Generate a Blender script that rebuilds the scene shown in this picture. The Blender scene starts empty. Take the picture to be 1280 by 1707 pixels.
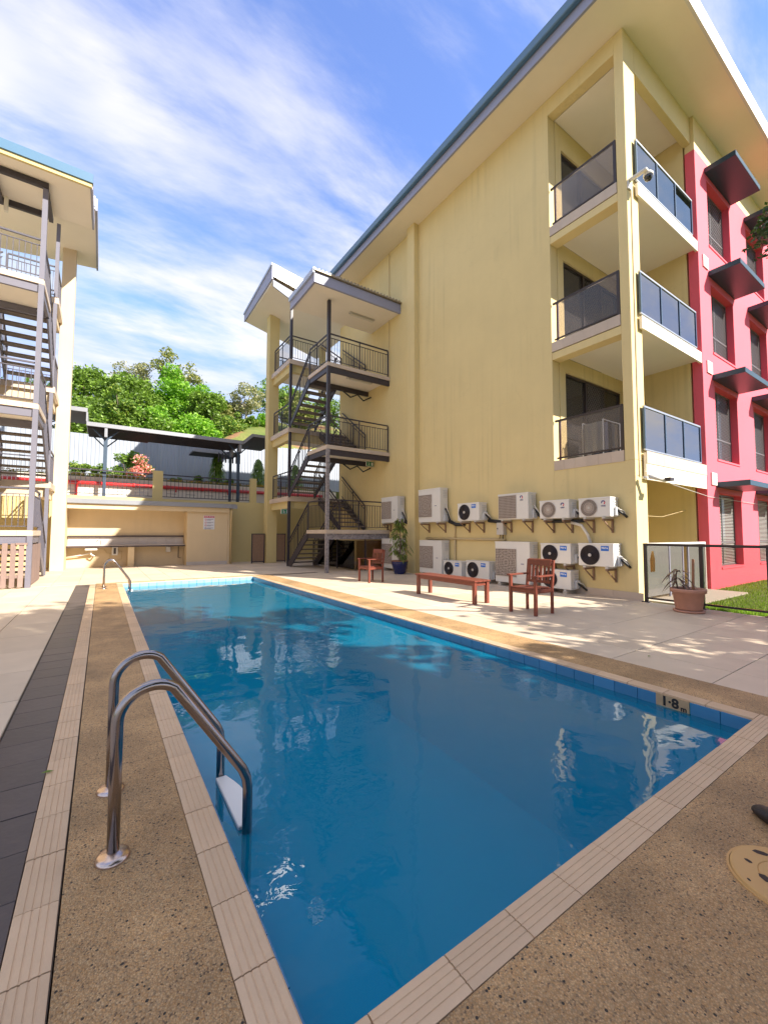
import bpy, math, random
from mathutils import Vector, Matrix, Quaternion
random.seed(7)
D = bpy.data
SC = bpy.context.scene
COL = SC.collection
R = math.radians

# ------------------------------------------------------------------ camera
cam_d = D.cameras.new('camera'); cam = D.objects.new('camera', cam_d); COL.objects.link(cam)
cam_d.sensor_fit = 'VERTICAL'; cam_d.sensor_height = 36.0; cam_d.lens = 36*690.5/1707
cam_d.clip_start = 0.05; cam_d.clip_end = 2000
ya, pi_, ro = R(34.2), R(3.018), R(0.115)
f = Vector((math.sin(ya)*math.cos(pi_), math.cos(ya)*math.cos(pi_), math.sin(pi_)))
r = Vector((math.cos(ya), -math.sin(ya), 0)); u = r.cross(f)
r2 = r*math.cos(ro)+u*math.sin(ro); u2 = -r*math.sin(ro)+u*math.cos(ro)
M = Matrix((r2, u2, -f)).transposed().to_4x4(); M.translation = (0, 0, 1.35)
cam.matrix_world = M
SC.camera = cam

# ------------------------------------------------------------------ world, sun, exposure
SUN_EL, SUN_AZ = 34.5, 153.5          # azimuth from +Y towards +X
to_sun = Vector((math.sin(R(SUN_AZ))*math.cos(R(SUN_EL)), math.cos(R(SUN_AZ))*math.cos(R(SUN_EL)), math.sin(R(SUN_EL))))
W = D.worlds.new('World'); SC.world = W; W.use_nodes = True
wn, wl = W.node_tree.nodes, W.node_tree.links
wn.clear()
def N(nodes, t, **kw):
    n = nodes.new(t)
    for k, v in kw.items():
        if k.startswith('i_'): n.inputs[k[2:].replace('_', ' ')].default_value = v
        else: setattr(n, k, v)
    return n
sky = N(wn, 'ShaderNodeTexSky', sky_type='NISHITA', sun_disc=False, sun_elevation=R(SUN_EL), sun_rotation=R(SUN_AZ),
        altitude=60, air_density=1.0, dust_density=0.2, ozone_density=2.5)
tc = N(wn, 'ShaderNodeTexCoord')
sx = N(wn, 'ShaderNodeSeparateXYZ'); wl.new(tc.outputs['Generated'], sx.inputs[0])
zz = N(wn, 'ShaderNodeMath', operation='MAXIMUM'); zz.inputs[1].default_value = 0.0; wl.new(sx.outputs['Z'], zz.inputs[0])
za = N(wn, 'ShaderNodeMath', operation='ADD'); za.inputs[1].default_value = 0.22; wl.new(zz.outputs[0], za.inputs[0])
dx = N(wn, 'ShaderNodeMath', operation='DIVIDE'); wl.new(sx.outputs['X'], dx.inputs[0]); wl.new(za.outputs[0], dx.inputs[1])
dy = N(wn, 'ShaderNodeMath', operation='DIVIDE'); wl.new(sx.outputs['Y'], dy.inputs[0]); wl.new(za.outputs[0], dy.inputs[1])
cmb = N(wn, 'ShaderNodeCombineXYZ'); wl.new(dx.outputs[0], cmb.inputs[0]); wl.new(dy.outputs[0], cmb.inputs[1])
def cloud_layer(rot, scale, nscale, detail, dist, lo, hi, seed):
    mp = N(wn, 'ShaderNodeMapping'); mp.inputs['Rotation'].default_value = (0, 0, R(rot)); mp.inputs['Scale'].default_value = scale
    mp.inputs['Location'].default_value = seed
    wl.new(cmb.outputs[0], mp.inputs[0])
    nz = N(wn, 'ShaderNodeTexNoise'); nz.inputs['Scale'].default_value = nscale; nz.inputs['Detail'].default_value = detail
    nz.inputs['Roughness'].default_value = 0.61; nz.inputs['Distortion'].default_value = dist
    wl.new(mp.outputs[0], nz.inputs['Vector'])
    mr = N(wn, 'ShaderNodeMapRange', interpolation_type='SMOOTHSTEP'); mr.inputs[1].default_value = lo; mr.inputs[2].default_value = hi
    wl.new(nz.outputs['Fac'], mr.inputs[0])
    return mr.outputs[0]
c1 = cloud_layer(55, (1.0, 2.6, 1), 1.25, 9, 0.15, 0.35, 0.66, (7.7, 4.2, 0))
c2 = cloud_layer(40, (1.0, 1.4, 1), 0.7, 5, 0.1, 0.34, 0.70, (19.5, 2.2, 0))
mulc = N(wn, 'ShaderNodeMath', operation='MULTIPLY'); wl.new(c1, mulc.inputs[0]); wl.new(c2, mulc.inputs[1])
addc = N(wn, 'ShaderNodeMath', operation='MULTIPLY_ADD'); addc.inputs[1].default_value = 0.55; wl.new(c1, addc.inputs[0]); wl.new(mulc.outputs[0], addc.inputs[2])
veil = N(wn, 'ShaderNodeMath', operation='MULTIPLY_ADD', use_clamp=True); veil.inputs[1].default_value = 0.95; veil.inputs[2].default_value = 0.05
wl.new(addc.outputs[0], veil.inputs[0])
mixw = N(wn, 'ShaderNodeMix', data_type='RGBA'); wl.new(veil.outputs[0], mixw.inputs['Factor'])
tint = N(wn, 'ShaderNodeMix', data_type='RGBA', blend_type='MULTIPLY'); tint.inputs['Factor'].default_value = 1.0
wl.new(sky.outputs[0], tint.inputs['A']); tint.inputs['B'].default_value = (0.58, 0.66, 0.92, 1)
lim = N(wn, 'ShaderNodeMix', data_type='RGBA', blend_type='DARKEN'); lim.inputs['Factor'].default_value = 0.8   # hazy upper limit of the clear sky
wl.new(tint.outputs['Result'], lim.inputs['A']); lim.inputs['B'].default_value = (1.15, 1.40, 2.15, 1)
wl.new(lim.outputs['Result'], mixw.inputs['A']); mixw.inputs['B'].default_value = (2.4, 2.35, 2.5, 1)
bg = N(wn, 'ShaderNodeBackground'); bg.inputs['Strength'].default_value = 0.15
wl.new(mixw.outputs['Result'], bg.inputs['Color'])
wo = N(wn, 'ShaderNodeOutputWorld'); wl.new(bg.outputs[0], wo.inputs[0])

sun_d = D.lights.new('sun', 'SUN'); sun_d.energy = 3.5; sun_d.angle = R(0.53); sun_d.color = (1.0, 0.93, 0.82)
sun = D.objects.new('sun', sun_d); COL.objects.link(sun)
sun.rotation_euler = to_sun.to_track_quat('Z', 'Y').to_euler()
SC.view_settings.view_transform = 'Standard'; SC.view_settings.look = 'None'
SC.view_settings.gamma = 1.0; SC.view_settings.use_curve_mapping = False
SC.view_settings.exposure = 1.64
SC.render.engine = 'CYCLES'
SC.cycles.max_bounces = 8; SC.cycles.transparent_max_bounces = 24; SC.cycles.diffuse_bounces = 4; SC.cycles.glossy_bounces = 4
SC.cycles.caustics_reflective = False; SC.cycles.caustics_refractive = False
SC.cycles.sample_clamp_indirect = 6.0

# ------------------------------------------------------------------ materials
MATS = {}
def mat(name, col, rough=0.6, metal=0.0, var=0.0, vscale=3.0, bump=0.0, bscale=40.0, rand=0.0, spec=0.5, island=0.0, trans=0.0, streak=0.0, hue=None, marks=0.0):
    """base colour with noise mottling, optional per-object / per-piece variation and fine bump"""
    m = D.materials.new(name); MATS[name] = m; m.use_nodes = True
    nt = m.node_tree; n, l = nt.nodes, nt.links
    p = n['Principled BSDF']; p.inputs['Roughness'].default_value = rough; p.inputs['Metallic'].default_value = metal
    p.inputs['Specular IOR Level'].default_value = spec
    c = (*col, 1); p.inputs['Base Color'].default_value = c
    if var > 0 or rand > 0 or island > 0 or streak > 0:
        geo = N(n, 'ShaderNodeNewGeometry')
        val = N(n, 'ShaderNodeValue'); val.outputs[0].default_value = 1.0; cur = val.outputs[0]
        def addmul(sock, amt):
            nonlocal cur
            ma = N(n, 'ShaderNodeMapRange'); ma.inputs[1].default_value = 0.0 ; ma.inputs[2].default_value = 1.0
            ma.inputs[3].default_value = 1-amt; ma.inputs[4].default_value = 1+amt; l.new(sock, ma.inputs[0])
            mu = N(n, 'ShaderNodeMath', operation='MULTIPLY'); l.new(cur, mu.inputs[0]); l.new(ma.outputs[0], mu.inputs[1]); cur = mu.outputs[0]
        if var > 0:
            nz = N(n, 'ShaderNodeTexNoise'); nz.inputs['Scale'].default_value = vscale; nz.inputs['Detail'].default_value = 8; nz.inputs['Roughness'].default_value = 0.65
            l.new(geo.outputs['Position'], nz.inputs['Vector']); addmul(nz.outputs['Fac'], var*1.6)
        if streak > 0:
            mp = N(n, 'ShaderNodeMapping'); mp.inputs['Scale'].default_value = (1.5, 1.5, 0.16); l.new(geo.outputs['Position'], mp.inputs[0])
            nz = N(n, 'ShaderNodeTexNoise'); nz.inputs['Scale'].default_value = 1.6; nz.inputs['Detail'].default_value = 7; nz.inputs['Roughness'].default_value = 0.6
            l.new(mp.outputs[0], nz.inputs['Vector']); addmul(nz.outputs['Fac'], streak*1.6)
        if marks > 0:
            # run-down stains that appear only in places, and fine cracks in the render coat
            mp2 = N(n, 'ShaderNodeMapping'); mp2.inputs['Scale'].default_value = (5.5, 5.5, 0.12); l.new(geo.outputs['Position'], mp2.inputs[0])
            s1 = N(n, 'ShaderNodeTexNoise'); s1.inputs['Scale'].default_value = 1.3; s1.inputs['Detail'].default_value = 6; l.new(mp2.outputs[0], s1.inputs['Vector'])
            s2 = N(n, 'ShaderNodeTexNoise'); s2.inputs['Scale'].default_value = 0.45; s2.inputs['Detail'].default_value = 4; l.new(geo.outputs['Position'], s2.inputs['Vector'])
            r1 = N(n, 'ShaderNodeMapRange'); r1.inputs[1].default_value = 0.52; r1.inputs[2].default_value = 0.72; l.new(s1.outputs['Fac'], r1.inputs[0])
            r2_ = N(n, 'ShaderNodeMapRange'); r2_.inputs[1].default_value = 0.45; r2_.inputs[2].default_value = 0.65; l.new(s2.outputs['Fac'], r2_.inputs[0])
            mm = N(n, 'ShaderNodeMath', operation='MULTIPLY'); l.new(r1.outputs[0], mm.inputs[0]); l.new(r2_.outputs[0], mm.inputs[1])
            wn2 = N(n, 'ShaderNodeTexNoise'); wn2.inputs['Scale'].default_value = 2.5; wn2.inputs['Detail'].default_value = 5; l.new(geo.outputs['Position'], wn2.inputs['Vector'])
            wv = N(n, 'ShaderNodeVectorMath', operation='MULTIPLY_ADD'); wv.inputs[1].default_value = (0.45, 0.45, 0.45); l.new(wn2.outputs['Color'], wv.inputs[0]); l.new(geo.outputs['Position'], wv.inputs[2])
            ve = N(n, 'ShaderNodeTexVoronoi', feature='DISTANCE_TO_EDGE'); ve.inputs['Scale'].default_value = 0.42; l.new(wv.outputs[0], ve.inputs['Vector'])
            rc = N(n, 'ShaderNodeMapRange'); rc.inputs[1].default_value = 0.0; rc.inputs[2].default_value = 0.0028; rc.inputs[3].default_value = 0.45; rc.inputs[4].default_value = 0.0; l.new(ve.outputs['Distance'], rc.inputs[0])
            ad2 = N(n, 'ShaderNodeMath', operation='ADD'); l.new(mm.outputs[0], ad2.inputs[0]); l.new(rc.outputs[0], ad2.inputs[1])
            r3 = N(n, 'ShaderNodeMapRange'); r3.inputs[3].default_value = 1.0; r3.inputs[4].default_value = 1-marks; l.new(ad2.outputs[0], r3.inputs[0])
            mu3 = N(n, 'ShaderNodeMath', operation='MULTIPLY'); l.new(cur, mu3.inputs[0]); l.new(r3.outputs[0], mu3.inputs[1]); cur = mu3.outputs[0]
        if rand > 0:
            oi = N(n, 'ShaderNodeObjectInfo'); addmul(oi.outputs['Random'], rand)
        if island > 0:
            addmul(geo.outputs['Random Per Island'], island)
        mx = N(n, 'ShaderNodeMix', data_type='RGBA', blend_type='MULTIPLY'); mx.inputs['Factor'].default_value = 1.0
        mx.inputs['A'].default_value = c; l.new(cur, mx.inputs['B']); src = mx.outputs['Result']
        if hue is not None:
            mh = N(n, 'ShaderNodeMix', data_type='RGBA'); mh.inputs['A'].default_value = c; mh.inputs['B'].default_value = (*hue, 1)
            if island > 0: l.new(geo.outputs['Random Per Island'], mh.inputs['Factor'])
            else: l.new(nz.outputs['Fac'], mh.inputs['Factor'])
            l.new(mh.outputs['Result'], mx.inputs['A'])
        l.new(src, p.inputs['Base Color'])
    if bump > 0:
        geo2 = N(n, 'ShaderNodeNewGeometry')
        nb = N(n, 'ShaderNodeTexNoise'); nb.inputs['Scale'].default_value = bscale; nb.inputs['Detail'].default_value = 4
        l.new(geo2.outputs['Position'], nb.inputs['Vector'])
        bp = N(n, 'ShaderNodeBump'); bp.inputs['Strength'].default_value = bump; bp.inputs['Distance'].default_value = 0.01
        l.new(nb.outputs['Fac'], bp.inputs['Height']); l.new(bp.outputs[0], p.inputs['Normal'])
    if trans > 0:
        tr = N(n, 'ShaderNodeBsdfTranslucent'); tr.inputs[0].default_value = (col[0]*1.6, col[1]*1.6, col[2]*0.8, 1)
        ms = N(n, 'ShaderNodeMixShader'); ms.inputs[0].default_value = trans
        l.new(p.outputs[0], ms.inputs[1]); l.new(tr.outputs[0], ms.inputs[2])
        l.new(ms.outputs[0], n['Material Output'].inputs[0])
    return m

def glass(name, tint, refl=1.45, rough=0.0, body=None, bodyfac=0.0):
    m = D.materials.new(name); MATS[name] = m; m.use_nodes = True
    n, l = m.node_tree.nodes, m.node_tree.links; n.clear()
    o = N(n, 'ShaderNodeOutputMaterial'); t = N(n, 'ShaderNodeBsdfTransparent'); t.inputs[0].default_value = (*tint, 1)
    g = N(n, 'ShaderNodeBsdfGlossy'); g.inputs['Roughness'].default_value = rough; g.inputs['Color'].default_value = (1, 1, 1, 1)
    fr = N(n, 'ShaderNodeFresnel'); fr.inputs[0].default_value = refl
    base = t.outputs[0]
    if body:
        d = N(n, 'ShaderNodeBsdfDiffuse'); d.inputs[0].default_value = (*body, 1)
        mb = N(n, 'ShaderNodeMixShader'); mb.inputs[0].default_value = bodyfac; l.new(t.outputs[0], mb.inputs[1]); l.new(d.outputs[0], mb.inputs[2]); base = mb.outputs[0]
    ms = N(n, 'ShaderNodeMixShader'); l.new(fr.outputs[0], ms.inputs[0]); l.new(base, ms.inputs[1]); l.new(g.outputs[0], ms.inputs[2])
    l.new(ms.outputs[0], o.inputs[0])
    return m

YEL = (0.72, 0.58, 0.285)
mat('yellow_render', YEL, 0.8, var=0.07, vscale=0.7, bump=0.12, bscale=60, streak=0.025, marks=0.13)
mat('yellow_trim', (0.64, 0.52, 0.24), 0.75, var=0.05, vscale=1.5)
mat('cream_render', (0.64, 0.52, 0.36), 0.8, var=0.06, vscale=1.0, bump=0.1, streak=0.06)
mat('shelter_cream', (0.68, 0.54, 0.34), 0.8, var=0.06, vscale=1.2, streak=0.06)
mat('soffit_cream', (0.86, 0.77, 0.60), 0.8, var=0.05, vscale=0.6)
mat('white_soffit', (0.86, 0.79, 0.68), 0.8, var=0.05, vscale=0.8)
mat('white_paint', (0.70, 0.67, 0.62), 0.55, var=0.04, vscale=2)
mat('fascia_lilac', (0.30, 0.31, 0.42), 0.5, var=0.05, vscale=2)
mat('gutter_blue', (0.085, 0.18, 0.29), 0.4, var=0.05, vscale=2)
mat('fascia_lilac_shaded', (0.15, 0.165, 0.235), 0.5, var=0.05, vscale=2)  # fascia_lilac darkened: shade painted into the gallery's front fascia
mat('fascia_sky', (0.40, 0.47, 0.62), 0.4, var=0.04)
mat('roof_metal', (0.33, 0.28, 0.20), 0.45, metal=0.3, var=0.1, vscale=4)
mat('roof_white', (0.78, 0.78, 0.78), 0.35, metal=0.2)
mat('pink_render', (0.80, 0.115, 0.16), 0.75, var=0.05, vscale=0.9, bump=0.12, bscale=60)
mat('dark_steel', (0.040, 0.034, 0.045), 0.45, var=0.12, vscale=6)
mat('worn_steel', (0.10, 0.085, 0.10), 0.55, var=0.5, vscale=14, hue=(0.42, 0.38, 0.38))
mat('lilac_steel', (0.155, 0.15, 0.19), 0.5, var=0.06, vscale=5)
mat('shade_blue', (0.013, 0.048, 0.075), 0.35)
mat('dark_frame', (0.035, 0.024, 0.024), 0.4)
mat('brown_frame', (0.10, 0.045, 0.04), 0.4)
mat('alu_frame', (0.42, 0.45, 0.50), 0.35, metal=0.6)
mat('blue_frame', (0.06, 0.10, 0.16), 0.35, metal=0.3)
mat('tile_edge', (0.56, 0.46, 0.37), 0.5, rand=0.05, var=0.06, vscale=6)
mat('tread', (0.36, 0.30, 0.24), 0.7, var=0.1, vscale=8)
mat('dark_tread', (0.16, 0.13, 0.11), 0.6, var=0.1, vscale=8)
mat('paver', (0.66, 0.535, 0.40), 0.55, rand=0.08, var=0.14, vscale=1.3, bump=0.08, bscale=120)
mat('grout', (0.22, 0.175, 0.135), 0.9)
mat('slate', (0.072, 0.056, 0.056), 0.42, rand=0.12, var=0.16, vscale=5, bump=0.2, bscale=25)
mat('coping', (0.66, 0.47, 0.30), 0.6, rand=0.07, var=0.08, vscale=9, bump=0.15, bscale=90)
mat('waterline_tile', (0.055, 0.22, 0.42), 0.2, rand=0.10)
mat('pale_tile', (0.28, 0.52, 0.66), 0.2, rand=0.06)
mat('depth_tile', (0.46, 0.33, 0.19), 0.5, var=0.15, vscale=20)
mat('basin', (0.010, 0.53, 0.80), 0.5, var=0.08, vscale=0.8)
mat('black', (0.012, 0.012, 0.013), 0.5)
mat('timber', (0.18, 0.042, 0.024), 0.42, var=0.22, vscale=18, rand=0.1)
mat('picket_timber', (0.25, 0.175, 0.155), 0.75, var=0.15, vscale=8, rand=0.1)
mat('ac_white', (0.74, 0.72, 0.68), 0.45, var=0.04, vscale=4)
mat('ac_grille', (0.50, 0.42, 0.36), 0.6, var=0.06, vscale=10)
mat('ac_hole', (0.10, 0.08, 0.07), 0.7)
mat('ac_black', (0.03, 0.022, 0.026), 0.45)
mat('ac_side', (0.60, 0.60, 0.60), 0.5)
mat('sticker_blue', (0.02, 0.16, 0.62), 0.4)
mat('logo_red', (0.70, 0.03, 0.06), 0.4)
mat('logo_navy', (0.03, 0.03, 0.20), 0.4)
mat('hose_black', (0.015, 0.015, 0.017), 0.5)
mat('pipe_cream', (0.58, 0.45, 0.24), 0.5)
mat('grey_plastic', (0.55, 0.52, 0.48), 0.5)
mat('bracket_steel', (0.26, 0.16, 0.10), 0.6, var=0.2, vscale=12)
mat('steel', (0.36, 0.32, 0.31), 0.2, metal=1.0, var=0.05, vscale=15)
mat('rust_flange', (0.60, 0.48, 0.42), 0.25, metal=1.0, var=0.25, vscale=25)
mat('step_white', (0.80, 0.80, 0.78), 0.3)
mat('pot_blue', (0.012, 0.018, 0.10), 0.12, var=0.1, vscale=10)
mat('pot_soil', (0.06, 0.035, 0.02), 0.9)
mat('pot_rim', (0.30, 0.14, 0.07), 0.6)
mat('terracotta', (0.52, 0.26, 0.18), 0.6, var=0.12, vscale=8)
mat('leaf_weep', (0.07, 0.15, 0.025), 0.4, island=0.5, hue=(0.22, 0.26, 0.04), trans=0.25)
mat('leaf_dracaena', (0.12, 0.065, 0.045), 0.4, island=0.3)
mat('leaf_green', (0.12, 0.215, 0.03), 0.5, var=0.30, vscale=0.55, island=0.55, hue=(0.20, 0.31, 0.045), trans=0.35)
mat('leaf_bright', (0.14, 0.34, 0.025), 0.5, var=0.30, vscale=0.55, island=0.45, hue=(0.26, 0.42, 0.04), trans=0.4)
mat('leaf_olive', (0.18, 0.24, 0.05), 0.5, var=0.30, vscale=0.55, island=0.45, hue=(0.30, 0.27, 0.09), trans=0.3)
mat('leaf_gum', (0.24, 0.27, 0.13), 0.5, var=0.30, vscale=0.55, island=0.4, hue=(0.36, 0.33, 0.18), trans=0.3)
mat('leaf_dark', (0.025, 0.06, 0.012), 0.5, island=0.4, hue=(0.05, 0.08, 0.015), trans=0.2)
mat('leaf_hedge', (0.09, 0.22, 0.025), 0.5, island=0.5, hue=(0.22, 0.26, 0.04), trans=0.25)
mat('flower_pink', (0.85, 0.24, 0.27), 0.5, island=0.3, hue=(0.90, 0.50, 0.42), trans=0.3)
mat('flower_orange', (0.42, 0.20, 0.03), 0.6, island=0.4, hue=(0.30, 0.28, 0.05), trans=0.3)
mat('bark', (0.16, 0.12, 0.09), 0.9, var=0.2, vscale=6)
mat('bark_pale', (0.48, 0.42, 0.34), 0.85, var=0.2, vscale=4)
mat('fence_blue', (0.35, 0.385, 0.45), 0.45, rand=0.04)
mat('wall_white', (0.74, 0.70, 0.62), 0.8, var=0.06, vscale=1)
mat('pipe_red', (0.58, 0.03, 0.03), 0.4)
mat('canopy_dark', (0.045, 0.04, 0.045), 0.6, var=0.15, vscale=3)
mat('rail_grey', (0.085, 0.08, 0.105), 0.5, var=0.1, vscale=6)
mat('canopy_metal', (0.30, 0.31, 0.34), 0.4, metal=0.3, var=0.06)
mat('post_blue', (0.045, 0.075, 0.12), 0.45)
mat('splash_tile', (0.56, 0.50, 0.46), 0.35, rand=0.05)
mat('counter_dark', (0.06, 0.04, 0.04), 0.4)
mat('grass_blade', (0.16, 0.30, 0.02), 0.6, island=0.4, hue=(0.28, 0.40, 0.04), trans=0.3)
mat('soil', (0.12, 0.14, 0.04), 0.95, var=0.3, vscale=3)
mat('concrete', (0.48, 0.43, 0.36), 0.8, var=0.1, vscale=2)
mat('exit_green', (0.01, 0.22, 0.11), 0.4)
mat('sign_white', (0.74, 0.76, 0.80), 0.4)
mat('sign_red', (0.55, 0.05, 0.09), 0.4)
mat('sign_text', (0.12, 0.12, 0.22), 0.5)
mat('lamp_white', (0.72, 0.68, 0.58), 0.4)
mat('yellow_plastic', (0.62, 0.38, 0.15), 0.5, var=0.06, vscale=8)
mat('yellow_cloth', (0.60, 0.36, 0.10), 0.8)
mat('skin', (0.42, 0.24, 0.15), 0.5)
mat('hair', (0.015, 0.011, 0.01), 0.5)
mat('shoe_black', (0.022, 0.017, 0.020), 0.55, bump=0.2, bscale=120)
mat('trouser', (0.03, 0.035, 0.05), 0.85)
mat('shirt', (0.30, 0.33, 0.36), 0.85)
mat('curtain', (0.36, 0.30, 0.24), 0.9, var=0.1, vscale=2, streak=0.3)
mat('blind', (0.50, 0.48, 0.46), 0.6)
mat('screen_metal', (0.15, 0.135, 0.14), 0.4)
mat('towel_red', (0.20, 0.05, 0.08), 0.9)
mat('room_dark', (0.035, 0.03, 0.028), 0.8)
mat('plastic_sheet', (0.70, 0.72, 0.74), 0.15, spec=1.0)
glass('glass_tint', (0.74, 0.71, 0.70), 1.3, body=(0.42,0.40,0.40), bodyfac=0.13)
glass('glass_clear', (0.72, 0.76, 0.76), 1.5)
glass('glass_sky', (0.42, 0.45, 0.50), 4.2)
glass('glass_fence', (0.80, 0.77, 0.74), 1.35)
glass('glass_brown', (0.62, 0.55, 0.48), 1.4)
glass('glass_frost', (0.66, 0.68, 0.70), 1.35, body=(0.46, 0.47, 0.48), bodyfac=0.42)
mat('glass_dark', (0.012, 0.012, 0.014), 0.03, spec=0.9)

def hill_mat():
    m = D.materials.new('hillside'); MATS['hillside'] = m; m.use_nodes = True
    n, l = m.node_tree.nodes, m.node_tree.links; p = n['Principled BSDF']; p.inputs['Roughness'].default_value = 0.95
    g = N(n, 'ShaderNodeNewGeometry')
    a = N(n, 'ShaderNodeTexNoise'); a.inputs['Scale'].default_value = 0.35; a.inputs['Detail'].default_value = 9; l.new(g.outputs['Position'], a.inputs['Vector'])
    b = N(n, 'ShaderNodeTexNoise'); b.inputs['Scale'].default_value = 6; b.inputs['Detail'].default_value = 6; l.new(g.outputs['Position'], b.inputs['Vector'])
    cr = N(n, 'ShaderNodeValToRGB'); e = cr.color_ramp.elements
    e[0].position = 0.36; e[0].color = (0.36, 0.19, 0.09, 1); e[1].position = 0.44; e[1].color = (0.26, 0.27, 0.06, 1)
    x = e.new(0.7); x.color = (0.14, 0.21, 0.03, 1)
    l.new(a.outputs['Fac'], cr.inputs[0])
    mx = N(n, 'ShaderNodeMix', data_type='RGBA', blend_type='MULTIPLY'); mx.inputs['Factor'].default_value = 0.6
    l.new(cr.outputs[0], mx.inputs['A']); l.new(b.outputs['Fac'], mx.inputs['B']); l.new(mx.outputs['Result'], p.inputs['Base Color'])
hill_mat()

def aggregate_mat(name, dark, light, spot):
    m = D.materials.new(name); MATS[name] = m; m.use_nodes = True
    n, l = m.node_tree.nodes, m.node_tree.links; p = n['Principled BSDF']; p.inputs['Roughness'].default_value = 0.6
    g = N(n, 'ShaderNodeNewGeometry')
    v = N(n, 'ShaderNodeTexVoronoi'); v.inputs['Scale'].default_value = 175; v.inputs['Randomness'].default_value = 1.0; l.new(g.outputs['Position'], v.inputs['Vector'])
    v2 = N(n, 'ShaderNodeTexVoronoi'); v2.inputs['Scale'].default_value = 62; l.new(g.outputs['Position'], v2.inputs['Vector'])
    sep = N(n, 'ShaderNodeSeparateColor'); l.new(v.outputs['Color'], sep.inputs[0])
    cr = N(n, 'ShaderNodeValToRGB'); e = cr.color_ramp.elements
    e[0].position = 0.0; e[0].color = (*dark, 1); e[1].position = 1.0; e[1].color = (*light, 1)
    for pos, c in ((0.12, tuple(x*0.75 for x in light)), (0.45, (light[0]*0.82, light[1]*0.70, light[2]*0.55)), (0.8, (light[0]*0.95, light[1]*0.9, light[2]*0.85))):
        q = e.new(pos); q.color = (*c, 1)
    l.new(sep.outputs[0], cr.inputs[0])
    # mortar between pebbles
    md = N(n, 'ShaderNodeMapRange'); md.inputs[1].default_value = 0.25; md.inputs[2].default_value = 0.62; md.inputs[3].default_value = 1.0; md.inputs[4].default_value = 0.70
    l.new(v.outputs['Distance'], md.inputs[0])
    # sparse dark stones
    s2 = N(n, 'ShaderNodeSeparateColor'); l.new(v2.outputs['Color'], s2.inputs[0])
    sp = N(n, 'ShaderNodeMath', operation='GREATER_THAN'); sp.inputs[1].default_value = spot; l.new(s2.outputs[1], sp.inputs[0])
    dd = N(n, 'ShaderNodeMath', operation='LESS_THAN'); dd.inputs[1].default_value = 0.30; l.new(v2.outputs['Distance'], dd.inputs[0])
    sm = N(n, 'ShaderNodeMath', operation='MULTIPLY'); l.new(sp.outputs[0], sm.inputs[0]); l.new(dd.outputs[0], sm.inputs[1])
    big = N(n, 'ShaderNodeTexNoise'); big.inputs['Scale'].default_value = 1.7; big.inputs['Detail'].default_value = 7; big.inputs['Roughness'].default_value = 0.62; l.new(g.outputs['Position'], big.inputs['Vector'])
    bm = N(n, 'ShaderNodeMapRange'); bm.inputs[1].default_value = 0.3; bm.inputs[2].default_value = 0.7; bm.inputs[3].default_value = 0.60; bm.inputs[4].default_value = 1.30; l.new(big.outputs['Fac'], bm.inputs[0])
    # hairline cracks
    wob = N(n, 'ShaderNodeTexNoise'); wob.inputs['Scale'].default_value = 3.0; wob.inputs['Detail'].default_value = 5; l.new(g.outputs['Position'], wob.inputs['Vector'])
    wa = N(n, 'ShaderNodeVectorMath', operation='MULTIPLY_ADD'); wa.inputs[1].default_value = (0.5, 0.5, 0); l.new(wob.outputs['Color'], wa.inputs[0]); l.new(g.outputs['Position'], wa.inputs[2])
    vc = N(n, 'ShaderNodeTexVoronoi', feature='DISTANCE_TO_EDGE'); vc.inputs['Scale'].default_value = 0.55; l.new(wa.outputs[0], vc.inputs['Vector'])
    ck = N(n, 'ShaderNodeMapRange'); ck.inputs[1].default_value = 0.0; ck.inputs[2].default_value = 0.0035; ck.inputs[3].default_value = 0.62; ck.inputs[4].default_value = 1.0; l.new(vc.outputs['Distance'], ck.inputs[0])
    m1 = N(n, 'ShaderNodeMath', operation='MULTIPLY'); l.new(md.outputs[0], m1.inputs[0]); l.new(bm.outputs[0], m1.inputs[1])
    m2 = N(n, 'ShaderNodeMath', operation='MULTIPLY'); l.new(m1.outputs[0], m2.inputs[0]); l.new(ck.outputs[0], m2.inputs[1])
    mx = N(n, 'ShaderNodeMix', data_type='RGBA', blend_type='MULTIPLY'); mx.inputs['Factor'].default_value = 1.0; l.new(cr.outputs[0], mx.inputs['A']); l.new(m2.outputs[0], mx.inputs['B'])
    mk = N(n, 'ShaderNodeMix', data_type='RGBA'); mk.inputs['B'].default_value = (0.035, 0.028, 0.022, 1); l.new(sm.outputs[0], mk.inputs['Factor']); l.new(mx.outputs['Result'], mk.inputs['A'])
    l.new(mk.outputs['Result'], p.inputs['Base Color'])
    b = N(n, 'ShaderNodeBump', invert=True); b.inputs['Strength'].default_value = 0.75; b.inputs['Distance'].default_value = 0.004
    l.new(v.outputs['Distance'], b.inputs['Height']); l.new(b.outputs[0], p.inputs['Normal'])
aggregate_mat('aggregate', (0.17, 0.10, 0.055), (0.68, 0.455, 0.235), 0.89)

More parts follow.
